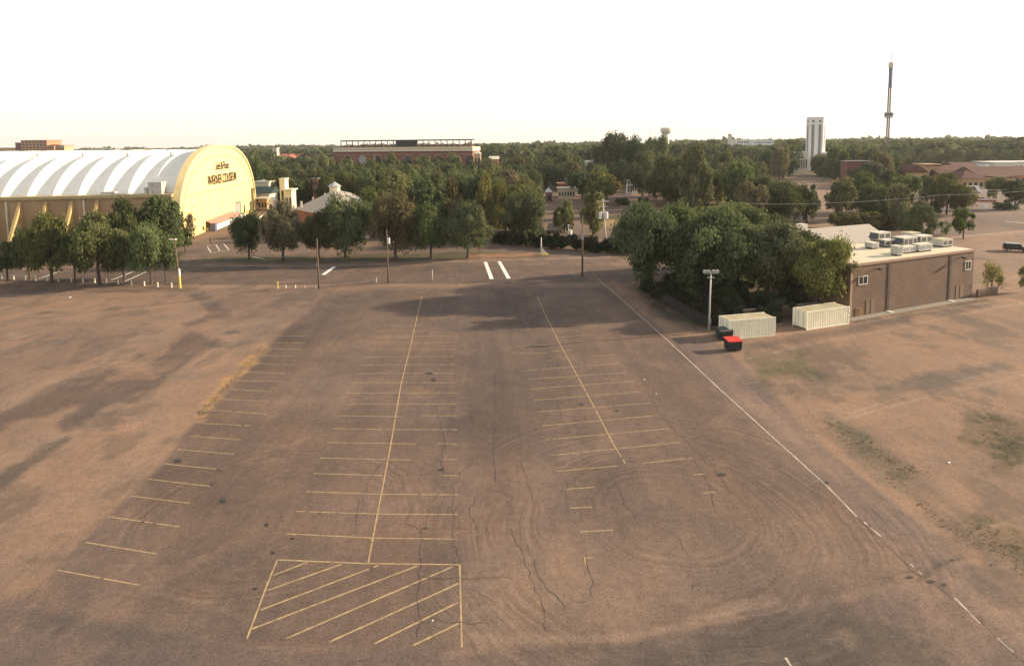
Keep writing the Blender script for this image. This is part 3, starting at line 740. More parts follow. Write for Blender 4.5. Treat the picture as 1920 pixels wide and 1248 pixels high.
MB().box(XW + .2, XW + 2.0, 16, 19.5, HE, HE + .9).build('cooling_unit', MT['unit'], arena)

# ------------------------------------------------------------------ brown brick building on the right
B0 = Vector((*G(1592, 596), 0)); B1 = Vector((*G(1822, 556), 0)); MBd = frame(B0, B1 - B0); WB = (B1 - B0).length; HB = HGT(1592, 596, 496)
bb = thing('brick_building', 'long low brown brick building with flat tan roof, behind the cream containers', 'building'); place(bb, MBd)
DB = 12.5
MB().box(0, WB, 0, DB, 0, HB - .35).build('wall', MT['brown_brick'], bb)
MB().box(-.15, WB + .15, -.15, DB + .15, HB - .35, HB - .05).build('parapet', mat('brown_coping', (.30, .20, .14), var=.15), bb)
rf = MB().box(.25, WB - .25, .25, DB - .25, HB - .05, HB + .02).build('roof', MT['rooftan'], bb)
MB().box(.2, .9, .1, 12, HB + .02, HB + .05).build('roof_seam', MT['conc_seam'], rf)
for x in (WB * .285, WB * .79):
    MB().box(x - .25, x + .25, -.09, 0, .15, HB - .4).build('downspout', mat('dark_brown_metal', (.09, .06, .045)), bb)
    MB().box(x - .45, x + .35, -.9, -.05, .0, .14).build('splash_block', MT['offwhite'], bb)
MB().box(0.02, .45, -.02, 0, .1, HB - .4).build('corner_strip', mat('tan_brick_strip', (.34, .24, .15), var=.2), bb)
for x0, x1, z0, z1 in ((WB * .06, WB * .12, HB * .61, HB * .745), (WB * .925, WB * .97, HB * .60, HB * .76)):
    w = MB().box(x0, x1, -.05, 0, z0, z1).build('window', MT['glass'], bb)
    MB().box(x0 - .12, x1 + .12, -.10, 0, z1, z1 + .12).box(x0 - .12, x1 + .12, -.12, 0, z0 - .12, z0).box(x0 - .12, x0, -.09, 0, z0, z1).box(x1, x1 + .12, -.09, 0, z0, z1).box((x0 + x1) / 2 - .04, (x0 + x1) / 2 + .04, -.08, -.05, z0, z1).build('window_frame', MT['offwhite'], w)
for x in (WB * .175, WB * .86):
    l = MB().tube([(x, 0, HB * .85), (x, -.7, HB * .90)], .05, 6).box(x - .25, x + .25, -1.1, -.65, HB * .86, HB * .9).build('wall_lamp', MT['darkgrey'], bb)
for x in (WB * .12, WB * .85):
    d = MB().box(x, x + 1.9, -.06, 0, .1, 2.3).build('door', mat('tan_door_paint', (.20, .135, .09), var=.15), bb)
    MB().box(x + .9, x + .98, -.1, -.06, .1, 2.3).build('door_seam', MT['darkgrey'], d)
MB().box(WB + .1, WB + 5.4, -.9, -.55, 0, 1.3).build('loading_wall', MT['brown_brick'], bb)
MB().box(-1, WB - 1, -.035 - 1.3, -.05, .0, .06).build('walkway', MT['roofgrey2'], bb)
# rooftop units, each a thing
def unit(px, py, w, d, h, label, style=0):
    x, y = G(px, py, HB); x -= .5; h *= .8; t = thing('rooftop_unit', label, 'air conditioner', (x, y, HB + .02), math.atan2((B1 - B0).y, (B1 - B0).x), 'air conditioning units on the flat roof')
    MB().box(-w / 2, w / 2, -d / 2, d / 2, .25, h).build('cabinet', MT['unit'], t)
    MB().box(-w / 2 + .1, w / 2 - .1, -d / 2 + .1, d / 2 - .1, 0, .25).build('base', MT['darkgrey'], t)
    m = MB()
    n = max(1, int(w / 1.1))
    for i in range(n): m.box(-w / 2 + w * (i + .12) / n, -w / 2 + w * (i + .88) / n, -d / 2 - .02, -d / 2, .4, h - .2)
    m.build('louvre', MT['unitdark'] if style else MT['glassl'], t)
    MB().box(-w / 2 - .04, w / 2 + .04, -d / 2 - .04, d / 2 + .04, h, h + .06).build('lid', MT['creamtop'] if style == 2 else MT['offwhite'], t)
    if style == 1:
        MB().prism([(-w / 2 - .7, -d / 2 + .2, h * .45), (-w / 2, -d / 2 + .2, h * .45), (-w / 2, -d / 2 + .2, h - .1)], (0, d - .4, 0)).build('hood', MT['unitdark'], t)
unit(1640, 466, 1.6, 1.4, 1.3, 'small grey unit at the front left of the roof cluster'); unit(1668, 462, 2.6, 1.3, 1.5, 'louvred unit behind the small grey one at left', 1)
unit(1655, 452, 3.0, 1.8, 2.0, 'tall unit with a dark intake hood at the back left of the roof cluster', 1); unit(1687, 479, 1.2, 1.2, 1.9, 'narrow upright box nearest the front edge of the roof')
unit(1704, 474, 3.0, 1.2, 1.3, 'long low unit with a row of panels, right of the narrow upright box'); unit(1702, 461, 3.4, 2.0, 1.9, 'wide unit with sloped hood in the middle of the roof cluster', 1)
unit(1734, 471, 3.2, 1.3, 1.5, 'long panelled unit right of centre near the front edge'); unit(1713, 449, 2.6, 1.8, 1.6, 'cream box unit farthest back on the roof', 2)
unit(1734, 456, 3.0, 1.6, 1.7, 'louvred unit behind the long panelled one', 1); unit(1772, 462, 2.6, 1.8, 1.6, 'cream box unit alone at the right end of the cluster', 2)
# grey gabled roof building behind
C0 = Vector((*G(1515, 470, 5.0), 0)); d = (B1 - B0).normalized()
gb = thing('gabled_building', 'long building with plain grey shingle roof behind the brown brick building', 'building'); place(gb, frame(Vector(G(1500, 478, 5.5)).to_3d() if False else (*G(1498, 475, 5.5), 0), (d.x, d.y - .04)))
Lg = 26
MB().box(0, Lg, .6, 13, 0, 5.3).build('wall', MT['brown_brick'], gb)
MB().prism([(0, 0, 5.3), (0, 6.8, 8.6), (0, 13.6, 5.3)], (Lg, 0, 0)).build('roof', MT['roofgrey'], gb)
MB().box(3, 6, 7.5, 9.5, 7.5, 9.5).build('roof_unit', MT['offwhite'], gb); MB().box(8.5, 10, 7.5, 9, 7.5, 9.4).build('roof_unit', MT['offwhite'], gb)

# ------------------------------------------------------------------ containers
def container(pa, pb, label, doorside=False):
    a = Vector((*G(*pa), 0)); b = Vector((*G(*pb), 0)); L = (b - a).length; H = 2.55; Wd = 2.5
    t = thing('shipping_container', label, 'container', group='cream shipping containers'); place(t, frame(a, b - a)); m = MB()
    # corrugated long sides
    n = 18; p = []
    for i in range(n):
        x0 = .15 + (L - .3) * i / n; w = (L - .3) / n
        p += [(x0, 0), (x0 + w * .30, 0), (x0 + w * .38, .13), (x0 + w * .90, .13)]
    p += [(L - .15, 0)]
    for (x0, y0), (x1, y1) in zip(p[:-1], p[1:]):
        m.poly([(x0, y0 + .03, .15), (x1, y1 + .03, .15), (x1, y1 + .03, H - .12), (x0, y0 + .03, H - .12)])
    m.build('side_panel', MT['cream'], t)
    MB().box(.1, L - .1, .17, Wd - .02, .15, H - .1).build('body', MT['cream'], t)
    MB().box(0, L, 0, .1, 0, .15).box(0, L, 0, .1, H - .12, H).box(0, .15, 0, .12, .15, H - .12).box(L - .15, L, 0, .12, .15, H - .12).box(0, .15, Wd - .12, Wd, 0, H).box(L - .15, L, Wd - .12, Wd, 0, H).box(.15, L - .15, Wd - .1, Wd, H - .12, H).build('frame', MT['cream'], t)
    r = MB()
    for i in range(9): r.box(.15 + (L - .3) * i / 9, .15 + (L - .3) * (i + .8) / 9, .12, Wd - .12, H - .06, H - .02)
    r.box(.15, L - .15, .1, Wd - .1, H - .1, H - .06); r.build('roof_panel', MT['creamtop'], t)
    dd = MB().box(.02, .1, .15, Wd / 2 - .02, .18, H - .15).box(.02, .1, Wd / 2 + .02, Wd - .15, .18, H - .15).build('door', MT['cream'], t)
    MB().box(-.03, .01, .55, .6, .2, H - .2).box(-.03, .01, Wd - .6, Wd - .55, .2, H - .2).box(-.03, .01, Wd / 2 + .2, Wd / 2 + .25, .2, H - .2).build('lock_rod', MT['grey'], dd)
    MB().box(.3, L - .3, .3, Wd - .3, 0, .15).build('underframe', MT['darkgrey'], t)
    return t, L
container((1367, 637), (1454, 629), 'cream corrugated container directly behind the red-lidded bin')
ct, CL = container((1512, 619), (1592, 607), 'cream corrugated container nearer the brick building, with a reefer unit on its right end')
ru = MB().box(CL, CL + .45, .3, 2.2, .2, 2.1).build('cooling_unit', MT['white'], ct)
for z in (.8, 1.5):
    MB().tube([(CL + .46, 1.2, z), (CL + .5, 1.2, z)], .3, 12).build('fan', MT['black'], ru)
    MB().box(CL + .1, CL + .38, .26, .3, z - .2, z + .2).build('grille', MT['black'], ru)
x, y = G(1604, 592); pl = thing('pallet_stack', 'stack of wooden pallets between the right container and the brick wall', 'pallets', (x, y, 0), .35)
for i in range(7):
    m = MB().box(-.55, .55, -.5, .5, .12 + .2 * i, .15 + .2 * i)
    for xx in (-.5, 0, .45): m.box(xx, xx + .08, -.5, .5, .02 + .2 * i, .12 + .2 * i)
    m.build('pallet', MT['pallet'], pl)
# dumpsters
def dumpster(px, py, rz, label, lidm, w=1.75, d=1.4, h=1.25):
    x, y = G(px, py); t = thing('dumpster', label, 'dumpster', (x, y, 0), rz)
    MB().prism([(-w / 2, -d / 2 + .15, .15), (-w / 2, d / 2 - .1, .15), (-w / 2, d / 2, h + .15), (-w / 2, -d / 2, h)], (w, 0, 0)).build('bin', mat('green_black_steel', (.03, .035, .04), var=.3, rough=.6), t)
    MB().prism([(-w / 2 - .06, -d / 2 - .06, h + .02), (-w / 2 - .06, d / 2 + .05, h + .22), (-w / 2 - .06, d / 2 + .05, h + .28), (-w / 2 - .06, -d / 2 - .06, h + .09)], (w + .12, 0, 0)).build('lid', lidm, t)
    MB().box(-w / 2 - .12, -w / 2, -.35, .35, .65, .8).box(w / 2, w / 2 + .12, -.35, .35, .65, .8).build('side_bracket', MT['darkgrey'], t)
    for sx in (-1, 1):
        for sy in (-1, 1): MB().tube([(sx * w * .38 - .04, sy * d * .3, .1), (sx * w * .38 + .04, sy * d * .3, .1)], .1, 10).build('wheel', MT['rubber'], t)
dumpster(1374, 656, .12, 'dark steel bin with a bright red lid at the corner of the container', MT['red'])
dumpster(1358, 636, .2, 'dark bin with a dark grey lid, beside the end of the container', mat('grey_plastic_lid', (.09, .085, .08), rough=.6))
# railing at the brick building
x0, y0 = G(1558, 583); x1, y1 = G(1592, 580)
f = thing('railing', 'dark metal railing fence at the left corner of the brick building', 'fence'); place(f, frame((x0, y0), (x1 - x0, y1 - y0)))
L = math.hypot(x1 - x0, y1 - y0); m = MB().box(0, L, -.03, .03, 1.7, 1.78).box(0, L, -.03, .03, .2, .28); m.build('rail', MT['darkgrey'], f)
m = MB()
for i in range(9): m.box(L * i / 8 - .03, L * i / 8 + .03, -.02, .02, 0, 1.7)
m.build('bars', MT['darkgrey'], f)

# ------------------------------------------------------------------ grandstand
D = 450; L_ = AT(627, 300, D + 14); R_ = AT(886, 300, D)
gs = thing('grandstand', 'long brick grandstand with arches, cream cornice and an open box level on top', 'grandstand'); place(gs, frame(L_[:2], (R_[0] - L_[0], R_[1] - L_[1])))
LG = math.hypot(R_[0] - L_[0], R_[1] - L_[1])
hz = lambda py: AT(756, py, D + 7)[2]
zb = hz(283.8); zc = hz(278.2)
MB().box(0, LG, 0, 30, 0, zb).build('wall', MT['red_brick'], gs)
MB().box(-.5, LG + .5, -1.2, 30, zb, zb + 1.3).box(-.3, LG + .3, -.8, 30, zb + 1.9, zc + .6).build('cornice', MT['trimwhite'], gs)
MB().box(-.3, LG + .3, -.6, 30, zb + 1.3, zb + 1.9).build('cornice_band', MT['tan'], gs)
def archwin(x, w, z0, zs, m, name='arched_opening', pm=None):
    pts = [(x - w / 2, -.1, z0), (x + w / 2, -.1, z0)] + [(x + w / 2 * math.cos(t), -.1, zs + w / 2 * math.sin(t)) for t in [math.pi * i / 12 for i in range(13)]]
    a = MB().prism(pts, (0, .09, 0)).build(name, m, gs)
    rim = MB()
    for i in range(12):
        t0, t1 = math.pi * i / 12, math.pi * (i + 1) / 12; r0, r1 = w / 2, w / 2 + .5
        rim.prism([(x + r0 * math.cos(t0), -.2, zs + r0 * math.sin(t0)), (x + r1 * math.cos(t0), -.2, zs + r1 * math.sin(t0)), (x + r1 * math.cos(t1), -.2, zs + r1 * math.sin(t1)), (x + r0 * math.cos(t1), -.2, zs + r0 * math.sin(t1))], (0, .19, 0))
    rim.build('arch_ring', MT['red_brick2'], a)
for i in range(9):
    px = 627 + (i + .9) * 28.5
    xx = (px - 627) / 259 * LG
    archwin(xx, 5.5, zb - 16, zb - 5.8, MT['trimwhite'] if i == 3 else (MT['glassl'] if i == 1 else MT['glass']))
for px in (704, 738, 842):
    xx = (px - 627) / 259 * LG; MB().box(xx - .8, xx + .8, -.4, 0, 0, zb - 2.5).build('pilaster', MT['red_brick2'], gs)
MB().box(2, LG - 2, -.25, 0, zb - 2.4, zb - 2.1).build('string_course', MT['conc'], gs)
xa = (640 - 627) / 259 * LG; zt = hz(262.2)
MB().box(xa, LG - .5, .3, 12, zt - .85, zt + .0).build('box_roof', MT['darkgrey'], gs)
MB().box(xa, LG - .5, .5, 12, zc + .6, zc + 1.2).build('box_floor', MT['conc'], gs)
nb = 22
for i in range(nb + 1):
    x = xa + (LG - .8 - xa) * i / nb; MB().box(x - .24, x + .24, .4, .8, zc + 1.2, zt - .85).build('post', MT['darkgrey'], gs)
MB().box(xa, LG - .5, .5, .6, zc + 1.9, zc + 2.1).build('handrail', MT['darkgrey'], gs)
xm0, xm1 = (744 - 627) / 259 * LG, (778 - 627) / 259 * LG
MB().box(xm0, xm1, .9, 11, zc + 1.2, zt - .85).build('press_room', MT['darkgrey'], gs)
sg = MB()
for i in range(nb):
    x = xa + (LG - .8 - xa) * (i + .5) / nb
    if xm0 - 1 < x < xm1 + 1: continue
    MB().box(x - 1.3, x + 1.2, 3 + (i % 3), 4 + (i % 3), zc + 1.2, zc + 2.4 + .4 * (i % 2)).build('seat_block', MT['redpaint'], gs)

# ------------------------------------------------------------------ far towers and blocks
def flat(px, D):
    x, y, z = AT(px, 300, D); return x, y
# observation ride tower
x, y = flat(1663, 620); zt = lambda p: AT(1663, p, 620)[2]
tw = thing('observation_tower', 'very tall thin steel ride tower with a ring cabin half way up', 'tower', (x, y, 0))
m = MB()
for k in range(3):
    t = R(30 + 120 * k); m.tube([(1.15 * math.cos(t), 1.15 * math.sin(t), 0), (1.15 * math.cos(t), 1.15 * math.sin(t), zt(165))], .7, 8)
m.build('shaft', MT['steelred'], tw)
MB().tube([(0, 0, zt(165)), (0, 0, zt(128))], 1.75, 8).build('upper_shaft', MT['blue'], tw)
MB().tube([(0, 0, zt(128)), (0, 0, zt(126)), (0, 0, zt(119)), (0, 0, zt(117))], [1.8, 2.3, 2.3, 1.8], 16).build('crown_housing', MT['offwhite'], tw)
MB().tube([(0, 0, zt(117)), (0, 0, zt(88))], [.5, .25], 6).build('mast', MT['galv'], tw)
cb = MB().tube([(0, 0, zt(221)), (0, 0, zt(220)), (0, 0, zt(211)), (0, 0, zt(210))], [3.0, 4.0, 4.0, 3.0], 20).build('cabin', MT['galv'], tw)
MB().tube([(0, 0, zt(217.5)), (0, 0, zt(213))], 4.08, 20, cap=False).build('window_band', MT['glass'], cb)
# white faceted tower
x, y = flat(1528, 520); zt = lambda p: AT(1528, p, 520)[2]
t = thing('white_tower', 'tall white faceted tower with dark vertical window strips and round ports at the top', 'tower', (x, y, 0))
r = 7.4; H = zt(222); n = 8
V8 = [(r * math.cos(R(22.5 + 45 * k)), r * math.sin(R(22.5 + 45 * k))) for k in range(n)]
MB().prism([(a, b, 0) for a, b in V8], (0, 0, H)).build('shaft', MT['white'], t)
MB().prism([(a * 1.03, b * 1.03, H) for a, b in V8], (0, 0, .8)).build('cap', MT['white'], t)
for k in range(n):
    a = R(45 * k + 45); ca, sa = math.cos(a), math.sin(a); rr = r * math.cos(R(22.5))
    Mx = Matrix.Rotation(a, 4, 'Z')
    MB().box(rr, rr + .06, -1.15, 1.15, 4, H - 5.4, Mx).build('window_strip', MT['strip'], t)
    MB().prism([tuple(Mx @ Vector((rr, .95 * math.cos(q), H - 2.7 + .95 * math.sin(q)))) for q in [2 * math.pi * i / 14 for i in range(14)]], tuple(Mx @ Vector((.07, 0, 0)))).build('round_port', MT['glass'], t)
# water tower
x, y = flat(1248, 1200); zt = lambda p: AT(1248, p, 1200)[2]
t = thing('water_tower', 'white mushroom water tower standing above the treeline', 'water tower', (x, y, 0))
MB().tube([(0, 0, 0), (0, 0, zt(258)), (0, 0, zt(252))], [7, 6, 6.5], 16).build('stem', MT['white'], t, smooth=True)
MB().tube([(0, 0, zt(252)), (0, 0, zt(249)), (0, 0, zt(246)), (0, 0, zt(243)), (0, 0, zt(240.5)), (0, 0, zt(239.5))], [6.5, 8.5, 10, 10.6, 10.6, 9.5], 20).build('tank', MT['offwhite'], t, smooth=True)
MB().tube([(0, 0, zt(247.3)), (0, 0, zt(246.6))], 10.9, 20).build('tank_walkway', MT['conc'], t)

def block(name, label, px0, px1, pyt, D, depth, wm, rm, base=0, roof='flat', rh=3, floors=3, cols=6, winm='glass', cat='building', over=.6, turn=0.0, wy=None):
    a = AT(px0, 300, D); b = AT(px1, 300, D + turn); H = AT((px0 + px1) / 2, pyt, D)[2]
    t = thing(name, label, cat); place(t, frame(a[:2], (b[0] - a[0], b[1] - a[1]))); L = math.hypot(b[0] - a[0], b[1] - a[1])
    he = H if roof == 'flat' else H - rh
    MB().box(0, L, 0, depth, 0, he - .01).build('wall', wm, t)
    if roof == 'flat': MB().box(-over, L + over, -over, depth + over, he - .01, he + .5).build('roof', rm, t)
    elif roof == 'gable': MB().prism([(-over, -over, he), (-over, depth / 2, H), (-over, depth + over, he)], (L + 2 * over, 0, 0)).build('roof', rm, t)
    elif roof == 'gablefront': MB().prism([(-over, -over, he), (L + over, -over, he), (L / 2, -over, H)], (0, depth + 2 * over, 0)).build('roof', rm, t)
    else:
        o = over; k = min(L, depth) / 2 - .2
        mb = MB(); c = [(-o, -o, he), (L + o, -o, he), (L + o, depth + o, he), (-o, depth + o, he), (k, k, H), (L - k, k, H), (L - k, depth - k, H), (k, depth - k, H)]
        mb.v = c; mb.f = [(0, 1, 5, 4), (1, 2, 6, 5), (2, 3, 7, 6), (3, 0, 4, 7), (4, 5, 6, 7), (0, 3, 2, 1)]; mb.build('roof', rm, t)
    for j in range(floors):
        for i in range(cols):
            x = L * (i + .5) / cols; w = L / cols * .28; z = he * (j + .42) / floors; hh = he / floors * .22
            MB().box(x - w, x + w, -.06, 0, z - hh, z + hh).build('window', MT[winm], t)
    return t, L, he
block('apartment_block', 'tall orange brick apartment block far beyond the vaulted hall', 42, 90, 263.5, 900, 30, MT['red_brick2'], MT['red_brick'], floors=9, cols=7, turn=0)
block('brick_annex', 'lower dark brick wing left of the tall far apartment block', 31, 41, 268, 905, 20, MT['red_brick'], MT['red_brick'], floors=7, cols=2)
block('hotel_block', 'small pinkish block right of the far apartment tower', 90, 103, 271, 900, 20, MT['red_brick2'], MT['roofred'], floors=5, cols=3, roof='hip', rh=2)
block('hotel_block', 'low tan block at the right end of the far brick cluster', 105, 122, 273, 905, 20, MT['tan'], MT['redpaint'], floors=4, cols=4)
block('low_block', 'low wide tan block at the far left edge', -30, 30, 278, 905, 20, MT['tan'], MT['roofred'], floors=2, cols=10)
block('white_hospital', 'long white building above the treeline, right of the water tower', 1381, 1417, 262.5, 900, 30, MT['white'], MT['offwhite'], floors=5, cols=9)
block('white_hospital', 'white block joined to the right of the long white building', 1413, 1450, 263.5, 880, 30, MT['white'], MT['white'], floors=5, cols=9)
block('chimney_tower', 'slim grey tower left of the long white building', 1366, 1371, 252, 900, 5, MT['offwhite'], MT['grey'], floors=0, cols=0)
block('flue', 'thin dark flue beside the slim grey tower', 1375.5, 1377, 258, 900, 1.5, MT['grey'], MT['grey'], floors=0, cols=0, over=.1)
block('podium_building', 'low pale building left of the white faceted tower', 1497, 1514, 286, 500, 14, MT['offwhite'], MT['white'], floors=1, cols=4)
block('podium_building', 'low pale building right of the white faceted tower', 1545, 1570, 287, 510, 14, MT['offwhite'], MT['white'], floors=1, cols=5)
block('red_hall', 'dark red brick hall with flat grey roof behind the trees at right', 1588, 1634, 303, 380, 7, MT['red_brick'], MT['roofgrey2'], floors=1, cols=5)
block('red_hall', 'lower brown brick hall right of the dark red hall', 1635, 1668, 307, 384, 7, MT['red_brick'], MT['roofgrey2'], floors=1, cols=4)
block('tile_hall', 'tan gable-fronted hall with red tile roof', 1700, 1738, 309, 360, 20, MT['tan'], MT['roofred'], roof='gablefront', rh=4.6, floors=1, cols=3, over=1.2)
block('tile_hall', 'red tile roof wing left of the tan gable-fronted hall', 1682, 1702, 313, 365, 14, MT['red_brick2'], MT['roofred'], roof='gable', rh=3, floors=1, cols=3)
t, L, he = block('arched_gatehouse', 'tan stucco hall with one wide arch, right of the tile-roofed gable', 1736, 1765, 309, 372, 12, MT['tan'], MT['tan'], floors=0, cols=0, over=.2)
MB().prism([(L * .25, -.1, 0), (L * .95, -.1, 0)] + [(L * .6 + L * .35 * math.cos(math.pi * i / 12), -.1, 5.0 + L * .3 * math.sin(math.pi * i / 12)) for i in range(13)], (0, .09, 0)).build('arch_opening', MT['darkgrey'], t)
MB().box(-.1, L + .1, -1.4, -.1, he - .6, he - .1).build('tile_eave', MT['roofred'], t)
block('long_barn', 'long barn with dark red-brown roof left of the tan dairy house', 1766, 1830, 311, 365, 26, MT['red_brick2'], MT['roofred'], roof='gable', rh=5, floors=1, cols=9, over=1)
block('long_barn', 'farther red-brown barn roof behind, with white vents', 1800, 1840, 305, 420, 22, MT['tan'], MT['roofred'], roof='gable', rh=4, floors=1, cols=6, over=1)
block('tan_house', 'small tan house with hipped red-brown roof beside the white truck', 1806, 1848, 320, 318, 14, MT['tan'], MT['roofred'], roof='hip', rh=4.2, floors=1, cols=4, over=1.6)
block('long_barn', 'long barn with dark red-brown roof at the right edge', 1840, 1990, 313, 352, 24, MT['red_brick2'], MT['roofred'], roof='gable', rh=5, floors=1, cols=14, over=1)
block('low_shed', 'tan low shed in front of the right barn', 1874, 1905, 333, 325, 8, MT['tan'], MT['roofred'], floors=1, cols=3)
block('white_tent_hall', 'long white-roofed hall behind the right barn', 1868, 1905, 305, 470, 24, MT['offwhite'], MT['white'], floors=1, cols=6)
block('white_tent_hall', 'white-roofed shed at the far right edge behind the barn', 1900, 1960, 304, 480, 24, MT['offwhite'], MT['white'], floors=1, cols=6)
block('small_dome_shed', 'pale green arched shed among the roofs at right', 1848, 1862, 308, 460, 14, MT['galv'], MT['galv'], roof='hip', rh=3, floors=0, cols=0)
block('red_roof_sheds', 'long row of red roofed sheds far left of the grandstand', 545, 625, 288.5, 700, 30, MT['trimwhite'], MT['redpaint'], roof='gable', rh=3.5, floors=1, cols=18)
block('red_roof_sheds', 'red roofed sheds just right of the vaulted hall', 495, 538, 289, 640, 30, MT['red_brick2'], MT['redpaint'], roof='gable', rh=3.5, floors=1, cols=8)
block('pale_silo', 'pale square tower among the far red roofs', 512, 520, 278, 640, 6, MT['trimwhite'], MT['trimwhite'], floors=2, cols=1)
block('tan_tower_house', 'small tan house right of the grandstand', 889, 901, 283, 440, 8, MT['tan'], MT['trimwhite'], floors=2, cols=2, roof='hip', rh=2)
block('pink_house', 'small pinkish house among trees right of the grandstand', 918, 934, 293, 420, 8, MT['red_brick2'], MT['trimwhite'], floors=1, cols=3, roof='gable', rh=2)
block('white_shed', 'white low shed in the trees left of the big rounded trees', 1100, 1122, 301, 400, 8, MT['white'], MT['offwhite'], floors=1, cols=3, roof='gable', rh=1.5)
block('white_shed', 'white shed glimpsed below the big rounded trees', 1126, 1145, 309, 395, 8, MT['white'], MT['white'], floors=1, cols=3)
block('grey_hall', 'grey-roofed hall behind the orange stall', 1062, 1085, 329, 330, 12, MT['offwhite'], MT['roofgrey'], floors=1, cols=3, roof='gable', rh=2)
block('orange_stall', 'orange-striped stall with white base beyond the barn', 1047, 1064, 345, 292, 5, MT['redpaint'], MT['red_brick2'], floors=1, cols=4)
block('pale_counter', 'long pale low building below the orange stall', 1047, 1078, 353.5, 286, 5, MT['trimwhite'], MT['offwhite'], floors=1, cols=6)
block('small_barn', 'tiny dark red barn with pale gable edges in the clearing', 1025, 1035, 353, 268, 6, MT['red_brick'], MT['white'], roof='gablefront', rh=1.8, floors=1, cols=1, over=.4)
block('pale_stall', 'white stall in the clearing at centre right', 1177, 1186, 340, 300, 4, MT['white'], MT['white'], floors=1, cols=2)
block('pale_stall', 'taller white stall right of the shorter one in the clearing', 1185, 1195, 331, 310, 5, MT['white'], MT['white'], roof='gablefront', rh=2, floors=1, cols=2)
block('green_roof_hall', 'cream building with dark green roof right of the vaulted hall', 476, 502, 342, 262, 12, MT['trimwhite'], MT['offwhite'], floors=0, cols=0)
block('green_lean_to', 'dark green sloping roof lean-to in front of the cream building', 474, 502, 351, 254, 9, MT['offwhite'], MT['roofgreen'], roof='gable', rh=2.6, floors=1, cols=3, over=1)
t, L, he = block('arched_gate', 'narrow cream gate tower with a dark arched opening', 522, 532, 337, 245, 4, MT['trimwhite'], MT['trimwhite'], floors=0, cols=0, over=.2)
MB().prism([(L * .3, -.1, 4), (L * .7, -.1, 4)] + [(L * .5 + L * .2 * math.cos(math.pi * i / 10), -.1, 7.5 + L * .2 * math.sin(math.pi * i / 10)) for i in range(11)], (0, .09, 0)).build('arch_opening', MT['darkgrey'], t)
block('cream_wall_house', 'low cream house right of the narrow gate tower', 532, 544, 357, 243, 5, MT['trimwhite'], MT['trimwhite'], floors=1, cols=2)
block('white_booth', 'small white booth near the far foot of the vaulted hall', 500, 508, 370, 245, 3, MT['white'], MT['white'], roof='gablefront', rh=1.4, floors=1, cols=1, over=.3)
block('white_booth', 'low pale booth just right of the far foot of the hall', 480, 497, 373, 248, 4, MT['tan'], MT['offwhite'], floors=1, cols=3)
block('brick_tower_house', 'orange brick house with mast-like posts behind the grey pavilion', 584, 593, 336, 280, 8, MT['red_brick2'], MT['roofgrey2'], floors=3, cols=2)
block('food_hut', 'small tan hut with dark roof in the hollow behind the hedge', 1032, 1054, 420, 176, 5, MT['tan'], MT['roofgrey2'], roof='gable', rh=1.8, floors=1, cols=3)

# pavilion with grey roof and cupola
pv = thing('pavilion', 'wide pavilion with pale grey hipped roof, cupola and red walls', 'pavilion')
a = G(570, 430); b = G(690, 436)
P0 = Vector(G(551, 392, 4.5)); P1 = Vector(G(632, 409, 4.5)); P2 = Vector(G(700, 392, 4.5)); P3 = Vector(G(612, 372, 4.5))
apx = G(628, 364, 8.6); apx2 = G(655, 366, 8.2); back = Vector(G(700, 372, 6))
pv.location = (P1.x, P1.y, 0); o3 = Vector((P1.x, P1.y, 0))
q = lambda p, z: (p[0] - o3.x, p[1] - o3.y, z)
m = MB(); m.v = [q(P0, 4.5), q(P1, 4.5), q(P2, 4.5), q(back, 4.5), q(P3, 4.5), q(apx, 10.2), q(apx2, 9.2)]
m.f = [(0, 1, 5), (1, 2, 6, 5), (2, 3, 6), (3, 4, 5, 6), (4, 0, 5), (0, 4, 3, 2, 1)]; m.build('roof', MT['roofgrey'], pv)
ins = lambda p, k=.93: (Vector(p) * k + Vector(((P0.x + P2.x + P1.x) / 3, (P0.y + P2.y + P1.y) / 3)) * (1 - k))
MB().prism([q(ins(p), 0) for p in (P0, P1, P2, back, P3)], (0, 0, 4.45)).build('wall', MT['red_brick'], pv)
cx, cy = q(G(628, 362, 9), 0)[:2]
cu = MB().tube([(cx, cy, 9), (cx, cy, 11.4)], 1.9, 8).build('cupola', MT['offwhite'], pv)
MB().tube([(cx, cy, 11.4), (cx, cy, 13.0)], [2.5, .1], 8).build('cupola_roof', MT['galv'], cu)
for k in range(3):
    xx, yy = q(G(565 + 22 * k, 384 - 8 * k, 6), 0)[:2]; MB().tube([(xx, yy, 4.2), (xx, yy, 7.2)], .35, 8).build('roof_vent', MT['galv'], pv)

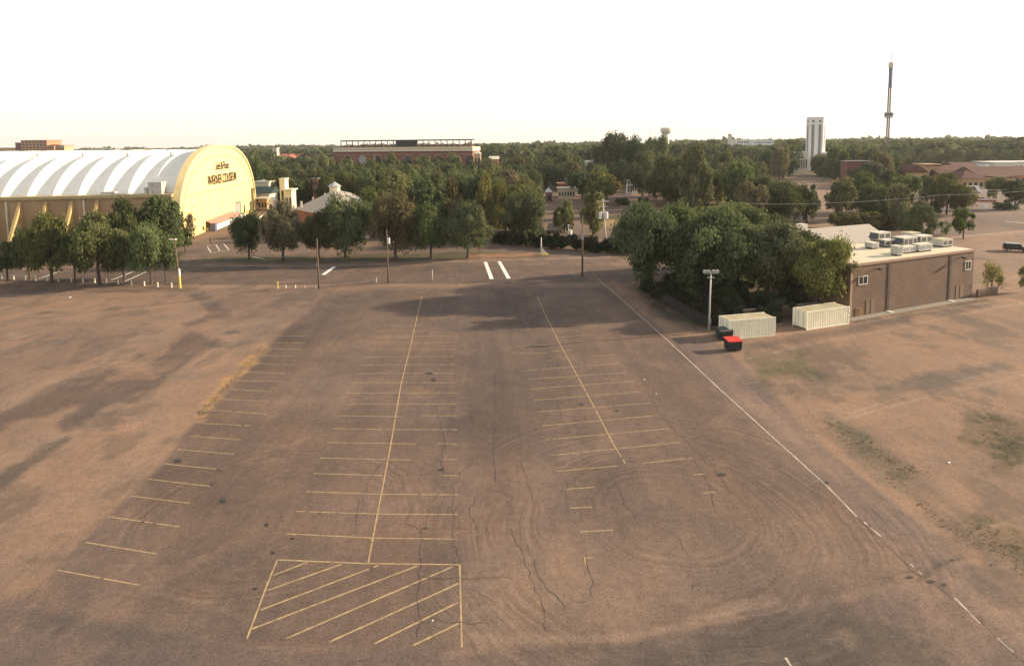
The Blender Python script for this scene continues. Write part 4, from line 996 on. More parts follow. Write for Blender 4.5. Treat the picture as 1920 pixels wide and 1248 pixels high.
# ------------------------------------------------------------------ tree models
def mesh_from(v, f, name, m, attr=None):
    me = bpy.data.meshes.new(name)
    v = np.asarray(v, np.float32); f = np.asarray(f, np.int32)
    me.vertices.add(len(v)); me.vertices.foreach_set('co', v.ravel())
    me.loops.add(f.size); me.loops.foreach_set('vertex_index', f.ravel())
    me.polygons.add(len(f)); me.polygons.foreach_set('loop_start', np.arange(0, f.size, f.shape[1], dtype=np.int32))
    me.materials.append(m); me.update(calc_edges=True)
    if attr is not None:
        a = me.attributes.new('clump', 'FLOAT', 'POINT'); a.data.foreach_set('value', np.asarray(attr, np.float32))
    return me
def leaves(cent, size, var, rs, outward=None):
    """one small bent quad per leaf cluster"""
    n = len(cent)
    a = rs.normal(size=(n, 3))
    if outward is not None: a = a * .75 + outward
    a /= np.linalg.norm(a, axis=1)[:, None]
    t = np.cross(a, rs.normal(size=(n, 3))); t /= np.linalg.norm(t, axis=1)[:, None]; b = np.cross(a, t)
    s = size[:, None] * rs.uniform(.6, 1.3, (n, 1)); s2 = s * rs.uniform(.5, .9, (n, 1))
    V = np.stack([cent - t * s, cent - b * s2, cent + t * s, cent + b * s2], 1).reshape(-1, 3)
    return V, np.arange(4 * n).reshape(-1, 4), np.repeat(var, 4)
def crown_mesh(seed, n_lobes, n_leaf, leaf, shape='round', sparse=0.0, flat=.75):
    """crown in a unit box: radius 1, z from 0 to 1 (scaled per tree)"""
    rs = np.random.RandomState(seed)
    C = []; Rr = []
    while len(C) < n_lobes:
        p = rs.uniform(-1, 1, 3)
        z = (p[2] + 1) / 2
        if shape == 'round': rad = math.sqrt(max(0, 1 - (abs(z - .42) / .62) ** 2.2)) 
        elif shape == 'cone': rad = (1 - z) * .95 + .05
        elif shape == 'oval': rad = math.sqrt(max(0, 1 - (abs(z - .45) / .6) ** 2))* .92
        else: rad = min(1, (z + .25) * 1.1) * math.sqrt(max(0, 1 - (max(0, z - .5) / .55) ** 2))
        r = math.hypot(p[0], p[1])
        if r > rad * .80 or r < rad * .15 * rs.rand(): continue
        C.append((p[0], p[1], .06 + z * .86)); Rr.append(rs.uniform(.14, .40) * (.75 if shape == 'cone' else 1))
    C = np.array(C); Rr = np.array(Rr); va = rs.uniform(0, 1, n_lobes)
    k = rs.choice(n_lobes, n_leaf, p=Rr ** 2 / (Rr ** 2).sum())
    d = rs.normal(size=(n_leaf, 3)); d /= np.linalg.norm(d, axis=1)[:, None]
    low = (d[:, 2] < -.2) & (rs.rand(n_leaf) < .45); d[low, 2] *= -1
    rr = Rr[k] * (rs.rand(n_leaf) ** .38) * rs.uniform(.85, 1.18, n_leaf)
    P = C[k] + d * rr[:, None] * np.array((1, 1, flat))
    # twigs sticking out
    m = rs.rand(n_leaf) < .05; P[m] += d[m] * .09
    q = np.floor(P * 5.2).astype(int); h = ((q[:, 0] * 73 + q[:, 1] * 179 + q[:, 2] * 283 + seed * 31) % 97) / 97.0
    keep = h > sparse; P, d, k2 = P[keep], d[keep], k[keep]
    out = P - np.array((0, 0, .4)); out /= np.linalg.norm(out, axis=1)[:, None] + 1e-6
    var = np.clip(va[k2] * .55 + h[keep] * .25 + rs.uniform(0, .3, len(P)), 0, 1)
    V, Fc, A = leaves(P, np.full(len(P), leaf), var, rs, d * .8 + out * .5)
    return mesh_from(V, Fc, 'crown', MT['leaf'], A)
def trunk_mesh(seed, limbs=6, fork=.45):
    """unit height trunk with limbs reaching into a crown of radius 1 (x,y) - z in units of tree height"""
    rs = random.Random(seed); m = MB()
    m.tube([(0, 0, -.01), (.008, 0, .03), (rs.uniform(-.02, .02), rs.uniform(-.02, .02), fork * .6), (rs.uniform(-.03, .03), rs.uniform(-.03, .03), fork), (rs.uniform(-.04, .04), rs.uniform(-.04, .04), .82)], [.085, .055, .045, .036, .008], 8)
    for i in range(limbs):
        t = 2 * math.pi * i / limbs + rs.uniform(-.4, .4); r = rs.uniform(.45, .75); z = rs.uniform(.6, .85); z0 = fork * rs.uniform(.62, 1.0)
        m.tube([(0, 0, z0), (r * .35 * math.cos(t), r * .35 * math.sin(t), z0 + (z - z0) * .45), (r * math.cos(t), r * math.sin(t), z)], [.03, .02, .005], 6)
    me = bpy.data.meshes.new('trunk'); me.from_pydata(m.v, [], m.f); me.materials.append(MT['trunk']); me.update()
    return me
CR = {'big': [crown_mesh(11 + i, 36, 17000, .031, 'round', .13) for i in range(5)],
      'mid': [crown_mesh(31 + i, 24, 4200, .062, 'round', .08) for i in range(6)],
      'spread': [crown_mesh(51 + i, 46, 30000, .024, 'spread', .16, .6) for i in range(4)],
      'thin': [crown_mesh(71 + i, 22, 3000, .050, 'oval', .45) for i in range(3)],
      'oval': [crown_mesh(91 + i, 22, 5200, .052, 'oval', .08) for i in range(3)],
      'cone': [crown_mesh(111 + i, 30, 4000, .05, 'cone', .05) for i in range(2)],
      'bush': [crown_mesh(131 + i, 18, 3000, .065, 'round', .0, .8) for i in range(2)]}
TK = [trunk_mesh(i, 6 + i % 3, .38 + .04 * (i % 3)) for i in range(5)]
GREEN = (.082, .102, .044); DEEP = (.058, .074, .035); OLIVE = (.098, .110, .050); RUST = (.104, .092, .054); PALE = (.105, .125, .06); YEL = (.135, .14, .05); BLUEG = (.05, .066, .045)
tree_n = [0]
def tree(x, y, h, r, kind='mid', col=GREEN, clear=.2, label=None, group=None, name='tree', cat='tree', sq=1.0, low=False):
    i = tree_n[0]; tree_n[0] += 1
    rnd = random.Random(i * 7 + 1)
    t = thing(name, label, cat, (x, y, 0), rnd.uniform(0, 6.28), group)
    if not low:
        k = bpy.data.objects.new('trunk', rnd.choice(TK)); COL.objects.link(k); k.parent = t
        k.scale = (r * .9, r * .9, h)
        tr = h * .28 / r    # keep the trunk in proportion
        k.scale = (min(r, h * .42), min(r, h * .42), h)
    c = bpy.data.objects.new('crown', rnd.choice(CR[kind])); COL.objects.link(c); c.parent = t
    c.location = (0, 0, h * clear); c.scale = (r, r * rnd.uniform(.88, 1.1) * sq, h * (1 - clear))
    v = rnd.uniform(1.08, 1.5)
    c.color = (col[0] * v * rnd.uniform(.92, 1.1), col[1] * v, col[2] * v * rnd.uniform(.85, 1.1), 1)
    return t
def T(px, pyb, pyt, w, label, kind='mid', col=GREEN, clear=.22, **k):
    """tree seen in the photograph: foot pixel, top pixel, crown width in pixels"""
    x, y = G(px, pyb); h = HGT(px, pyb, pyt); r = w / 2 * y / F * 1.08
    return tree(x, y, h, r, kind, col, clear, label, **k)
g = 'trees in the row behind the white posts'
T(14, 527, 452, 62, 'dark tree at the left picture edge, leftmost of the row behind the white posts', 'big', DEEP, .3, group=g)
T(56, 525, 424, 66, 'olive tree second from the left in the row behind the white posts', 'big', OLIVE, .22, group=g)
T(97, 531, 404, 92, 'tall green tree third from the left in the row behind the white posts', 'big', GREEN, .22, group=g)
T(141, 531, 436, 52, 'slim dark tree fourth from the left in the row behind the white posts', 'mid', DEEP, .28, group=g)
T(187, 534, 404, 112, 'widest olive-green tree of the row behind the white posts', 'big', (.085,.10,.045), .22, group=g)
T(233, 524, 436, 70, 'dark tree between the widest tree and the yellow-green one in the post row', 'big', DEEP, .25, group=g)
T(284, 533, 422, 84, 'rounded green tree near the leaning wooden pole, in the row behind the posts', 'big', GREEN, .25, group=g)
T(311, 529, 456, 44, 'small dark tree right beside the leaning wooden pole', 'mid', DEEP, .3, group=g)
T(236, 486, 376, 84, 'big dark tree against the buttressed wall, left of its twin', 'big', DEEP, .15)
T(303, 480, 370, 92, 'big dark tree against the buttressed wall, nearest the cream end wall', 'big', DEEP, .12)
T(352, 462, 392, 38, 'small rust-brown thin tree in front of the cream end wall', 'thin', RUST, .25)
T(347, 474, 434, 34, 'small dark round tree below the rust-brown one', 'mid', DEEP, .3)
g = 'trees in the row across the road'
T(467, 486, 402, 62, 'compact dark tree with brown tips, leftmost across the road', 'big', DEEP, .22, group=g)
T(531, 489, 381, 80, 'brown-green tree second from the left across the road', 'big', (.090, .092, .052), .18, group=g)
T(598, 484, 400, 78, 'dark brownish tree behind the left wooden pole', 'big', (.072, .076, .045), .2, group=g)
T(648, 482, 374, 92, 'green tree in front of the pavilion roof end', 'big', GREEN, .18, group=g)
T(741, 486, 368, 100, 'rusty-brown topped tree behind the middle wooden pole', 'big', (.100, .09, .052), .2, group=g)
T(808, 485, 388, 84, 'green tree second from the right across the road', 'big', GREEN, .2, group=g)
T(877, 484, 383, 94, 'light olive tree rightmost across the road, with brown mulch at its foot', 'big', OLIVE, .2, group=g)
g = 'spreading trees beside the brick building'
T(1216, 547, 388, 148, 'spreading tree at the left end of the big grove beside the lot', 'spread', (.068, .085, .042), .14, group=g)
T(1275, 528, 380, 175, 'tall spreading tree second from left in the big grove', 'spread', GREEN, .16, group=g)
T(1325, 562, 392, 190, 'widest spreading tree, behind the floodlight pole', 'spread', (.070, .088, .042), .1, group=g)
T(1385, 540, 388, 190, 'spreading tree between the floodlight pole and the containers', 'spread', GREEN, .1, group=g)
T(1440, 562, 422, 150, 'spreading tree behind the gap between the two containers', 'spread', (.070, .088, .042), .1, group=g)
T(1492, 562, 438, 120, 'spreading tree left of the sunlit yellow-green one in the grove', 'spread', DEEP, .16, group=g)
T(1538, 586, 449, 128, 'sunlit yellow-green tree touching the corner of the brick building', 'spread', (.12, .13, .045), .12, group=g)
T(1425, 512, 402, 110, 'dark tree at the back of the big grove', 'big', DEEP, .1, group=g)
T(1345, 505, 384, 130, 'dark bushy tree at the back of the grove, above the floodlight pole', 'big', GREEN, .1, group=g)

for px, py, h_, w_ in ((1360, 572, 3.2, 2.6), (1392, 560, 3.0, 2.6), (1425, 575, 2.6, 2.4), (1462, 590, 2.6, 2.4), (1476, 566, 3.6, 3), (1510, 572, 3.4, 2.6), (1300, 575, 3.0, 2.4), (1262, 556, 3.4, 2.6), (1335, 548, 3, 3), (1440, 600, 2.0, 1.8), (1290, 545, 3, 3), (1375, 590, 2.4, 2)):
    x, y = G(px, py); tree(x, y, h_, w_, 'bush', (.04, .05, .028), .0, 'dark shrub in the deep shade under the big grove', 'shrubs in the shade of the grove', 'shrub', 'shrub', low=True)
# single trees of the middle distance
ML = [(985, 452, 362, 96, 'broad dark tree left of the orange-white guard post', 'big', DEEP, .08), (993, 462, 428, 30, 'little pale sapling in front of the dark hedge', 'thin', OLIVE, .05), (1058, 436, 371, 48, 'olive tree beside the small hut roof', 'mid', OLIVE, .12),
      (1112, 442, 362, 56, 'narrow green tree behind the transformer pole', 'oval', OLIVE, .1), (1092, 374, 320, 52, 'dark tree at the left of the clearing pair', 'mid', DEEP, .15), (1130, 378, 326, 62, 'golden-green tree in the clearing', 'mid', YEL, .18),
      (1150, 342, 250, 84, 'very tall dark rounded tree standing above the treeline', 'big', DEEP, .12), (1188, 345, 262, 60, 'tall tree joined to the right of the very tall dark one', 'big', DEEP, .12), (1226, 350, 255, 52, 'tall tree with bright top left of the water tower', 'big', GREEN, .12),
      (1205, 372, 285, 62, 'dark tree behind the white stalls in the clearing', 'big', DEEP, .18), (1258, 384, 292, 92, 'wide dark tree over the right edge of the clearing', 'big', DEEP, .1), (1304, 402, 284, 72, 'tall loose brownish tree right of the clearing', 'oval', (.098, .10, .055), .15),
      (1300, 352, 290, 60, 'green tree hidden behind the tall brownish one', 'mid', GREEN, .1), (1360, 372, 306, 58, 'rounded pale green tree right of the tall brownish one', 'big', PALE, .15), (1400, 425, 345, 66, 'grey-green tree above the back of the grove', 'mid', (.085, .085, .04), .1),
      (1432, 412, 334, 92, 'dark green tree left of the bare slope', 'big', GREEN, .1), (1474, 420, 346, 78, 'dark tree at the left side of the bare slope, slightly right', 'big', DEEP, .1), (1513, 418, 345, 48, 'dark tree right against the bare slope', 'mid', DEEP, .1),
      (1578, 406, 341, 58, 'yellowish-topped tree right of the bare slope', 'mid', OLIVE, .12), (1622, 398, 326, 74, 'green tree in the middle of the clump right of the slope', 'big', GREEN, .1), (1655, 412, 348, 78, 'dark tree low in the clump right of the slope', 'big', DEEP, .1),
      (1690, 432, 346, 58, 'brown-olive tree above the gabled grey roof end', 'oval', (.098, .10, .055), .08), (1722, 446, 385, 64, 'bright-edged green tree right behind the roof units', 'big', GREEN, .1), (1775, 402, 328, 86, 'large grey-green tree in front of the tan house', 'big', (.08, .085, .04), .12),
      (1806, 448, 392, 46, 'neat round young tree on a bare trunk by the road', 'oval', (.06, .085, .028), .28), (1773, 440, 412, 30, 'small thin olive tree left of the neat round one', 'thin', OLIVE, .1), (1902, 392, 340, 48, 'dark tree on the lot at the right edge', 'mid', DEEP, .18),
      (1859, 548, 486, 42, 'pale yellow-green sapling behind the low brick wall', 'thin', YEL, .2), (1921, 548, 494, 26, 'thin sapling cut by the right picture edge', 'thin', YEL, .2),
      (700, 445, 352, 76, 'green tree right of the pavilion roof', 'big', GREEN, .12), (742, 432, 326, 92, 'large olive tree between pavilion and wood', 'big', OLIVE, .1), (790, 420, 335, 84, 'dark tree above the right part of the road row', 'big', DEEP, .1),
      (852, 428, 342, 46, 'narrow blue-green conifer in the wood', 'cone', BLUEG, .05), (908, 430, 336, 40, 'slim yellow-green tree in the wood', 'oval', YEL, .1), (948, 440, 345, 74, 'tree at the right end of the wood above the hedge', 'big', (.075, .085, .032), .1),
      (560, 372, 318, 58, 'dark tree between the cream gate tower and the orange house', 'big', DEEP, .1), (553, 350, 315, 36, 'olive tree behind the cream gate tower', 'mid', OLIVE, .1), (1335, 430, 384, 26, 'small dark spruce poking up behind the grove', 'cone', BLUEG, .05), (1306, 425, 378, 26, 'small conifer near the brown lawn edge', 'cone', BLUEG, .05),
      (1606, 352, 318, 40, 'green tree in front of the left part of the dark red hall', 'mid', GREEN, .08), (1574, 330, 296, 34, 'dark tree left of the dark red hall', 'big', DEEP, .08), (1636, 352, 308, 48, 'grey-green tree before the joint of the two brick halls', 'mid', (.08, .09, .05), .08), (1668, 362, 322, 46, 'dark tree left of the tile-roofed gable', 'mid', DEEP, .08),
          (1700, 380, 326, 50, 'green tree in front of the tan gabled hall', 'mid', GREEN, .08), (1738, 372, 334, 40, 'low dark tree before the arched gatehouse', 'mid', DEEP, .08), (1868, 372, 330, 34, 'small tree beside the low tan shed', 'mid', OLIVE, .1), (1890, 318, 280, 44, 'dark tree rising behind the right barn', 'big', DEEP, .08),
          (1750, 318, 282, 40, 'olive tree behind the arched gatehouse', 'mid', OLIVE, .08), (1800, 312, 268, 60, 'tall dark tree on the skyline right of the ride tower', 'big', DEEP, .08), (1850, 310, 263, 62, 'tallest dark tree on the skyline behind the barns', 'big', DEEP, .08), (1905, 308, 266, 50, 'dark skyline tree at the right picture edge', 'big', GREEN, .08),
          (1700, 312, 268, 56, 'rounded skyline tree just right of the ride tower', 'big', GREEN, .08), (1605, 310, 270, 54, 'rounded skyline tree between the white tower and the ride tower', 'big', DEEP, .08), (1480, 312, 264, 50, 'rounded skyline tree left of the white faceted tower', 'big', DEEP, .08), (1335, 306, 262, 62, 'wide skyline tree right of the water tower', 'big', DEEP, .08),
          (1530, 318, 288, 46, 'tree at the foot of the white faceted tower', 'big', GREEN, .08), (1545, 332, 300, 40, 'bright conical tree right of the white faceted tower', 'cone', GREEN, .05), (1660, 325, 303, 40, 'tree in front of the lower brown brick hall', 'mid', GREEN, .1)]
for (a, b, c, w, l, k, col, cl) in ML:
    T(a, b, c, w, l, k, col, cl)
# hedges and shrubs
def bush(px, pyb, h, w, label, col=DEEP, group=None, name='shrub'):
    x, y = G(px, pyb); tree(x, y, h, w, 'bush', col, .0, label, group, name, 'shrub', low=True)
for i, px in enumerate(range(930, 1185, 13)):
    py = 456 + (px - 930) * .085; bush(px, py, 2.6 + .5 * (i % 3), 2.3, 'dark clipped shrub in the continuous hedge across the road', (.022, .026, .016), 'shrubs of the dark hedge across the road')
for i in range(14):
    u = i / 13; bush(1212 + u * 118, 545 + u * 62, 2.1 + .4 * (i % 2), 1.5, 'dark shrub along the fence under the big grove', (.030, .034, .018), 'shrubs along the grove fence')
for i, px in enumerate((1572, 1592, 1612, 1632, 1652, 1672, 1690)):
    bush(px, 427 + (i % 2) * 3, 4.2, 4.6, 'rounded sunlit shrub in the hedge behind the grey gabled roof', (.09, .09, .035), 'shrubs of the hedge behind the gabled roof')
bush(1290, 398, 3.5, 4, 'dark shrub at the lower edge of the brown lawn'); bush(1265, 408, 3.5, 5, 'dark flat shrub between brown lawn and grove'); bush(1165, 384, 2.5, 5, 'dark low shrub in the clearing, left'); bush(1208, 380, 2.0, 3, 'dark low shrub in the clearing beside the lawn', BLUEG)
bush(1740, 400, 4, 5, 'dark shrub left of the large grey-green tree'); bush(1885, 393, 2.5, 4, 'low dark shrub left of the right edge tree'); bush(1185, 300, 5, 6, 'dark shrub in front of the white shed')

# the wood: scattered trees, kept clear of what the photograph leaves open
CLEAR = [(336, 262, 485, 470, 255), (474, 332, 545, 400, 262), (548, 340, 702, 412, 262), (580, 322, 598, 350, 285), (627, 255, 886, 293, 460), (1018, 326, 1092, 378, 330), (1095, 372, 1250, 450, 9999), (1160, 326, 1205, 372, 330), (1225, 366, 1350, 392, 9999), (1432, 320, 1592, 425, 9999), (1510, 200, 1546, 290, 530),
         (1640, 90, 1690, 270, 640), (1588, 300, 1632, 314, 395), (1690, 302, 1990, 470, 470), (1236, 235, 1262, 264, 1200), (1600, 425, 1990, 600, 9999), (640, 440, 1180, 470, 9999), (505, 277, 540, 290, 660), (545, 287, 622, 293, 700), (1366, 250, 1452, 272, 910), (1098, 298, 1118, 306, 400), (884, 278, 936, 300, 440), (-50, 262, 440, 300, 2500)]
def free(px0, px1, pyt, pyb, D):
    for (a, b, c, d, dd) in CLEAR:
        if D < dd and px1 > a and px0 < c and pyb > b and pyt < d: return False
    return True
rw = random.Random(21); placed = [(o.location.x, o.location.y) for o in COL.objects if o.get('category') == 'tree']
cols = [GREEN, GREEN, DEEP, DEEP, OLIVE, (.085, .085, .04), (.09, .092, .048), (.062, .085, .03), RUST, PALE]
cw = [5, 5, 6, 5, 3, 3, 2, 4, .7, 1]
nw = 0
EXTRA = []
def scatter(px0, px1, D0, D1, n, gap, hs, label, group, tries=4000, kinds=('mid',), mass=False):
    global nw
    k = 0
    for _ in range(tries):
        if k >= n: break
        D = D0 + (D1 - D0) * rw.random() ** 1.3; px = rw.uniform(px0, px1)
        x, y, _z = AT(px, 300, D); h = rw.uniform(*hs); r = rw.uniform(.38, .52) * h
        pb = PX(x, y, 0)[1]; ptp = PX(x, y, h)[1]; w = r / D * F
        if not free(px - w * .8, px + w * .8, ptp + 1, pb - (pb - ptp) * .3, D): continue
        if any(abs(a - x) < gap and (a - x) ** 2 + (b - y) ** 2 < gap ** 2 for a, b in placed): continue
        placed.append((x, y)); k += 1; nw += 1
        if mass: EXTRA.append((x, y, h, r)); continue
        cc = rw.choices(cols, cw)[0]; pl_ = next(t for a_, t in PLACES if px < a_)
        dist = 'near' if D < 230 else ('mid-distance' if D < 330 else ('far' if D < 480 else 'very far'))
        lb = '%s %s tree in the wood %s' % (dist, hue(cc), pl_)
        tree(x, y, h, r * rw.uniform(.85, 1.15), rw.choice(kinds), cc, rw.uniform(.02, .14), lb, lb.replace(' tree ', ' trees '))
    return k
PLACES = [(560, 'right of the vaulted hall'), (640, 'behind the grey pavilion roof'), (720, 'below the left end of the grandstand'), (800, 'below the middle of the grandstand'), (890, 'below the right end of the grandstand'), (960, 'just right of the grandstand'), (1080, 'left of the clearing'), (1160, 'behind the clearing'), (1260, 'under the tall dark trees'), (1350, 'right of the water tower'), (1450, 'below the long white building'), (1560, 'near the white faceted tower'), (1700, 'near the ride tower'), (1800, 'behind the arched gatehouse'), (9999, 'behind the right-hand barns')]
def hue(c):
    return {RUST: 'brownish', OLIVE: 'olive', DEEP: 'dark green', GREEN: 'mid-green', PALE: 'pale green'}.get(c, 'dull green')
a = scatter(478, 1010, 172, 330, 112, 7.6, (11, 16), 'mature green tree in the dense wood between the road row and the grandstand', 'trees of the wood before the grandstand', kinds=('mid', 'mid', 'big', 'oval'))
b = scatter(478, 1130, 332, 430, 34, 11, (12, 18), 'distant green tree in the wood between the grandstand and the horizon', 'distant trees around the grandstand')
c = scatter(1010, 1500, 230, 450, 36, 11, (13, 19), 'green tree in the wood right of the clearing, below the water tower', 'trees of the right-hand wood')
d = scatter(1440, 2000, 330, 460, 20, 12, (13, 20), 'green tree near the towers and red roofs at right', 'trees around the right-hand towers')
scatter(478, 1130, 260, 650, 110, 8.5, (12, 18), '', '', mass=True); scatter(1010, 1990, 330, 650, 90, 10, (13, 20), '', '', mass=True)
e = 0 and scatter(-40, 480, 330, 620, 4, 20, (12, 16), 'tree beyond the vaulted hall', 'trees beyond the hall')
print('wood trees', a, b, c, d, e, 'all', tree_n[0])
# far woodland to the horizon: one mass
rs = np.random.RandomState(5)
VV = []; FF = []; AA = []; off = 0
n = 0
for _ in range(9000):
    D = 560 * (1 / (1 - rs.rand() * .80)); px = rs.uniform(-120, 2040)
    x, y, _z = AT(px, 290, D)
    h = rs.uniform(13, 20) * (1.12 if px > 1250 else 1)
    if D > 1400: h *= 1.25
    hn = fbm(np.array([x]), np.array([y]), 160.0)[0]; h *= .72 + .62 * hn
    r = h * rs.uniform(.42, .75) * (1 + D / 3000)
    if not free(px - 4, px + 4, PX(x, y, h)[1] - 2, PX(x, y, 0)[1] - 6, D) : continue
    if 620 < px < 890 and D < 640: continue
    m = 70 if D < 1000 else 40
    d = rs.normal(size=(m, 3)); d /= np.linalg.norm(d, axis=1)[:, None]; d[:, 2] = np.abs(d[:, 2]) * 1.3 - .3
    P = np.array((x, y, h * .52)) + d * np.array((r, r, h * .48)) * rs.uniform(.75, 1.05, (m, 1))
    V, Fq, A = leaves(P, np.full(m, r * .24), np.clip(rs.rand() * .7 + rs.uniform(0, .3, m), 0, 1), rs, d)
    VV.append(V); FF.append(Fq + off); AA.append(A); off += len(V); n += 1
    if n > 5200: break
for x, y, h, r in EXTRA:
    m = 900; nb_ = 12; bc = rs.normal(size=(nb_, 3)); bc /= np.linalg.norm(bc, axis=1)[:, None]; bc *= .6; k = rs.randint(0, nb_, m)
    d = rs.normal(size=(m, 3)); d /= np.linalg.norm(d, axis=1)[:, None]; d[:, 2] = np.abs(d[:, 2]) * 1.2 - .2
    P = np.array((x, y, h * .52)) + (bc[k] + d * .42 * rs.uniform(.7, 1.05, (m, 1))) * np.array((r, r, h * .48))
    V, Fq, A = leaves(P, np.full(m, r * .085), np.clip(rs.rand(nb_)[k] * .5 + rs.rand() * .35 + rs.uniform(0, .2, m), 0, 1), rs, d)
    VV.append(V); FF.append(Fq + off); AA.append(A); off += len(V)
me = mesh_from(np.concatenate(VV), np.concatenate(FF), 'far_woodland', MT['leaf'], np.concatenate(AA))
fw = bpy.data.objects.new('far_woodland', me); COL.objects.link(fw); fw.color = (.080, .096, .046, 1); tag(fw, kind='stuff')

# dry grass tufts at the edges of the field
VV = []; FF = []; AA = []; off = 0
TB = [((1545, 785), (1720, 890), 20, 260), ((1400, 668), (1540, 715), 18, 160), ((1180, 532), (1340, 618), 14, 300), ((1855, 770), (1900, 860), 45, 260), ((1810, 985), (1960, 1060), 30, 160), ((1400, 672), (1830, 1030), 9, 160), ((1595, 606), (1860, 560), 5, 300), ((340, 486), (870, 480), 5, 400), ((375, 778), (494, 652), 7, 300), ((0, 536), (340, 541), 3, 300)]
P = []
for a, b, w, k in TB:
    for _ in range(k * 2):
        t = rs.rand(); px = a[0] + (b[0] - a[0]) * t + rs.normal() * w * .6; py = a[1] + (b[1] - a[1]) * t + rs.normal() * w * .45
        x, y = G(px, py); P.append((x, y, .05))
P = np.array(P); V, Fq, A = leaves(P, rs.uniform(.03, .075, len(P)), rs.rand(len(P)), rs)
V[:, 2] = np.maximum(V[:, 2], 0.002)
me = mesh_from(V, Fq, 'grass_tufts', MT['leaf'], A); o = bpy.data.objects.new('grass_tufts', me); COL.objects.link(o); o.color = (.17, .135, .075, 1); tag(o, kind='stuff')

# ------------------------------------------------------------------ poles
def pole(px, pyb, pyt, label, name='utility_pole', cat='pole', m='wood', r=.16, topx=None, loc_rad=.6):
    x, y = G(px, pyb); h = HGT(px, pyb, pyt); t = thing(name, label, cat, (x, y, 0))
    dx = 0 if topx is None else AT(topx, pyt, y)[0] - x
    MB().tube([(0, 0, 0), (dx * .5, 0, h * .5), (dx, 0, h)], [r, r * .85, r * loc_rad], 10).build('pole', MT[m], t, smooth=True)
    return t, h, dx
t, h, dx = pole(338, 540, 447, 'leaning wooden pole at the right end of the white posts, yellow at its foot', topx=327)
MB().tube([(0, 0, 0), (-.05, 0, 2.3)], [.20, .19], 10).build('yellow_sleeve', MT['yellow'], t); MB().tube([(0, 0, 2.3), (-.05, 0, 3.6)], [.20, .19], 10).build('white_sleeve', MT['postwhite'], t)
MB().box(dx - .9, dx + .3, -.3, .3, h - .25, h - .1).build('lamp_head', MT['offwhite'], t)
t, h, dx = pole(598, 541, 447, 'wooden pole at the right end of the short yellow rail', topx=594)
t, h, dx = pole(728, 531, 431, 'tall wooden pole with a small white box, left of centre', topx=725)
MB().box(.1, .5, -.2, .2, h - 2.6, h - 1.5).build('lamp', MT['white'], t); MB().box(-.1, .5, -.04, .04, h - 1.2, h - 1.1).build('bracket', MT['grey'], t)
t, h, dx = pole(1092, 517, 404, 'plain dark wooden pole standing at the road edge, right of centre', r=.2)
MB().box(-.22, .22, -.25, -.1, h * .60, h * .70).build('pole_box', MT['galv'], t)
t, h, dx = pole(1137, 458, 373, 'pole with two white transformer cans and a crossarm', topx=1130, r=.22, m='offwhite')
MB().box(dx - 1.4, dx + 1.6, -.08, .08, h - .7, h - .5).box(dx - 1.0, dx + 1.2, -.08, .08, h - 2.0, h - 1.85).build('crossarm', MT['offwhite'], t)
for sx in (-.75, .75): MB().tube([(dx * .8 + sx, -.2, h - 5.0), (dx * .8 + sx, -.2, h - 3.3)], .42, 12).build('transformer', MT['white'], t)
t, h, dx = pole(966, 450, 415, 'thin grey pole with a small transformer in front of the dark wood', r=.12, m='grey')
MB().tube([(.35, -.1, h - 2.9), (.35, -.1, h - 1.9)], .3, 10).build('transformer', MT['galv'], t); MB().box(-.5, .5, -.05, .05, h - .35, h - .2).build('crossarm', MT['galv'], t)
t, h, dx = pole(1066, 460, 423, 'short pole with a fat white transformer can and round cap', r=.14, m='galv')
MB().tube([(.45, -.1, h - 2.9), (.45, -.1, h - 1.1)], .45, 12).build('transformer', MT['white'], t); MB().tube([(0, 0, h), (0, 0, h + .25)], [.4, .1], 10).build('cap', MT['galv'], t)
t, h, dx = pole(1015, 478, 445, 'white guard post with a pale flared base at the mulch edge', 'guard_post', 'post', 'white', .15)
MB().prism([(0, -.15, 0), (1.3, -.15, 0), (1.2, -.15, .5), (.35, -.15, 1.4), (0, -.15, 2.2)], (0, .3, 0)).build('flared_base', MT['offwhite'], t); MB().box(-.2, 1.6, -.5, .5, 0, .28).build('footing', MT['yellow'], t)
# floodlight pole
t, h, dx = pole(1329, 622, 508, 'grey floodlight pole with four lamp heads beside the left container', 'floodlight_pole', 'light pole', 'galv', .14, topx=1333)
MB().box(dx - .95, dx + .95, -.05, .05, h - .35, h - .22).box(dx - .5, dx + .5, -.04, .04, h - .95, h - .85).build('crossarm', MT['galv'], t)
for sx in (-.85, -.35, .35, .85):
    l = MB().box(dx + sx - .2, dx + sx + .2, -.28, .12, h - .22, h + .12).build('floodlight', MT['galv'], t)
    MB().box(dx + sx - .17, dx + sx + .17, -.32, -.28, h - .18, h + .08).build('lens', MT['glassl'], l)
MB().box(dx * .4 - .15, dx * .4 + .15, -.3, -.12, 1.2, 1.9).build('switch_box', MT['grey'], t)
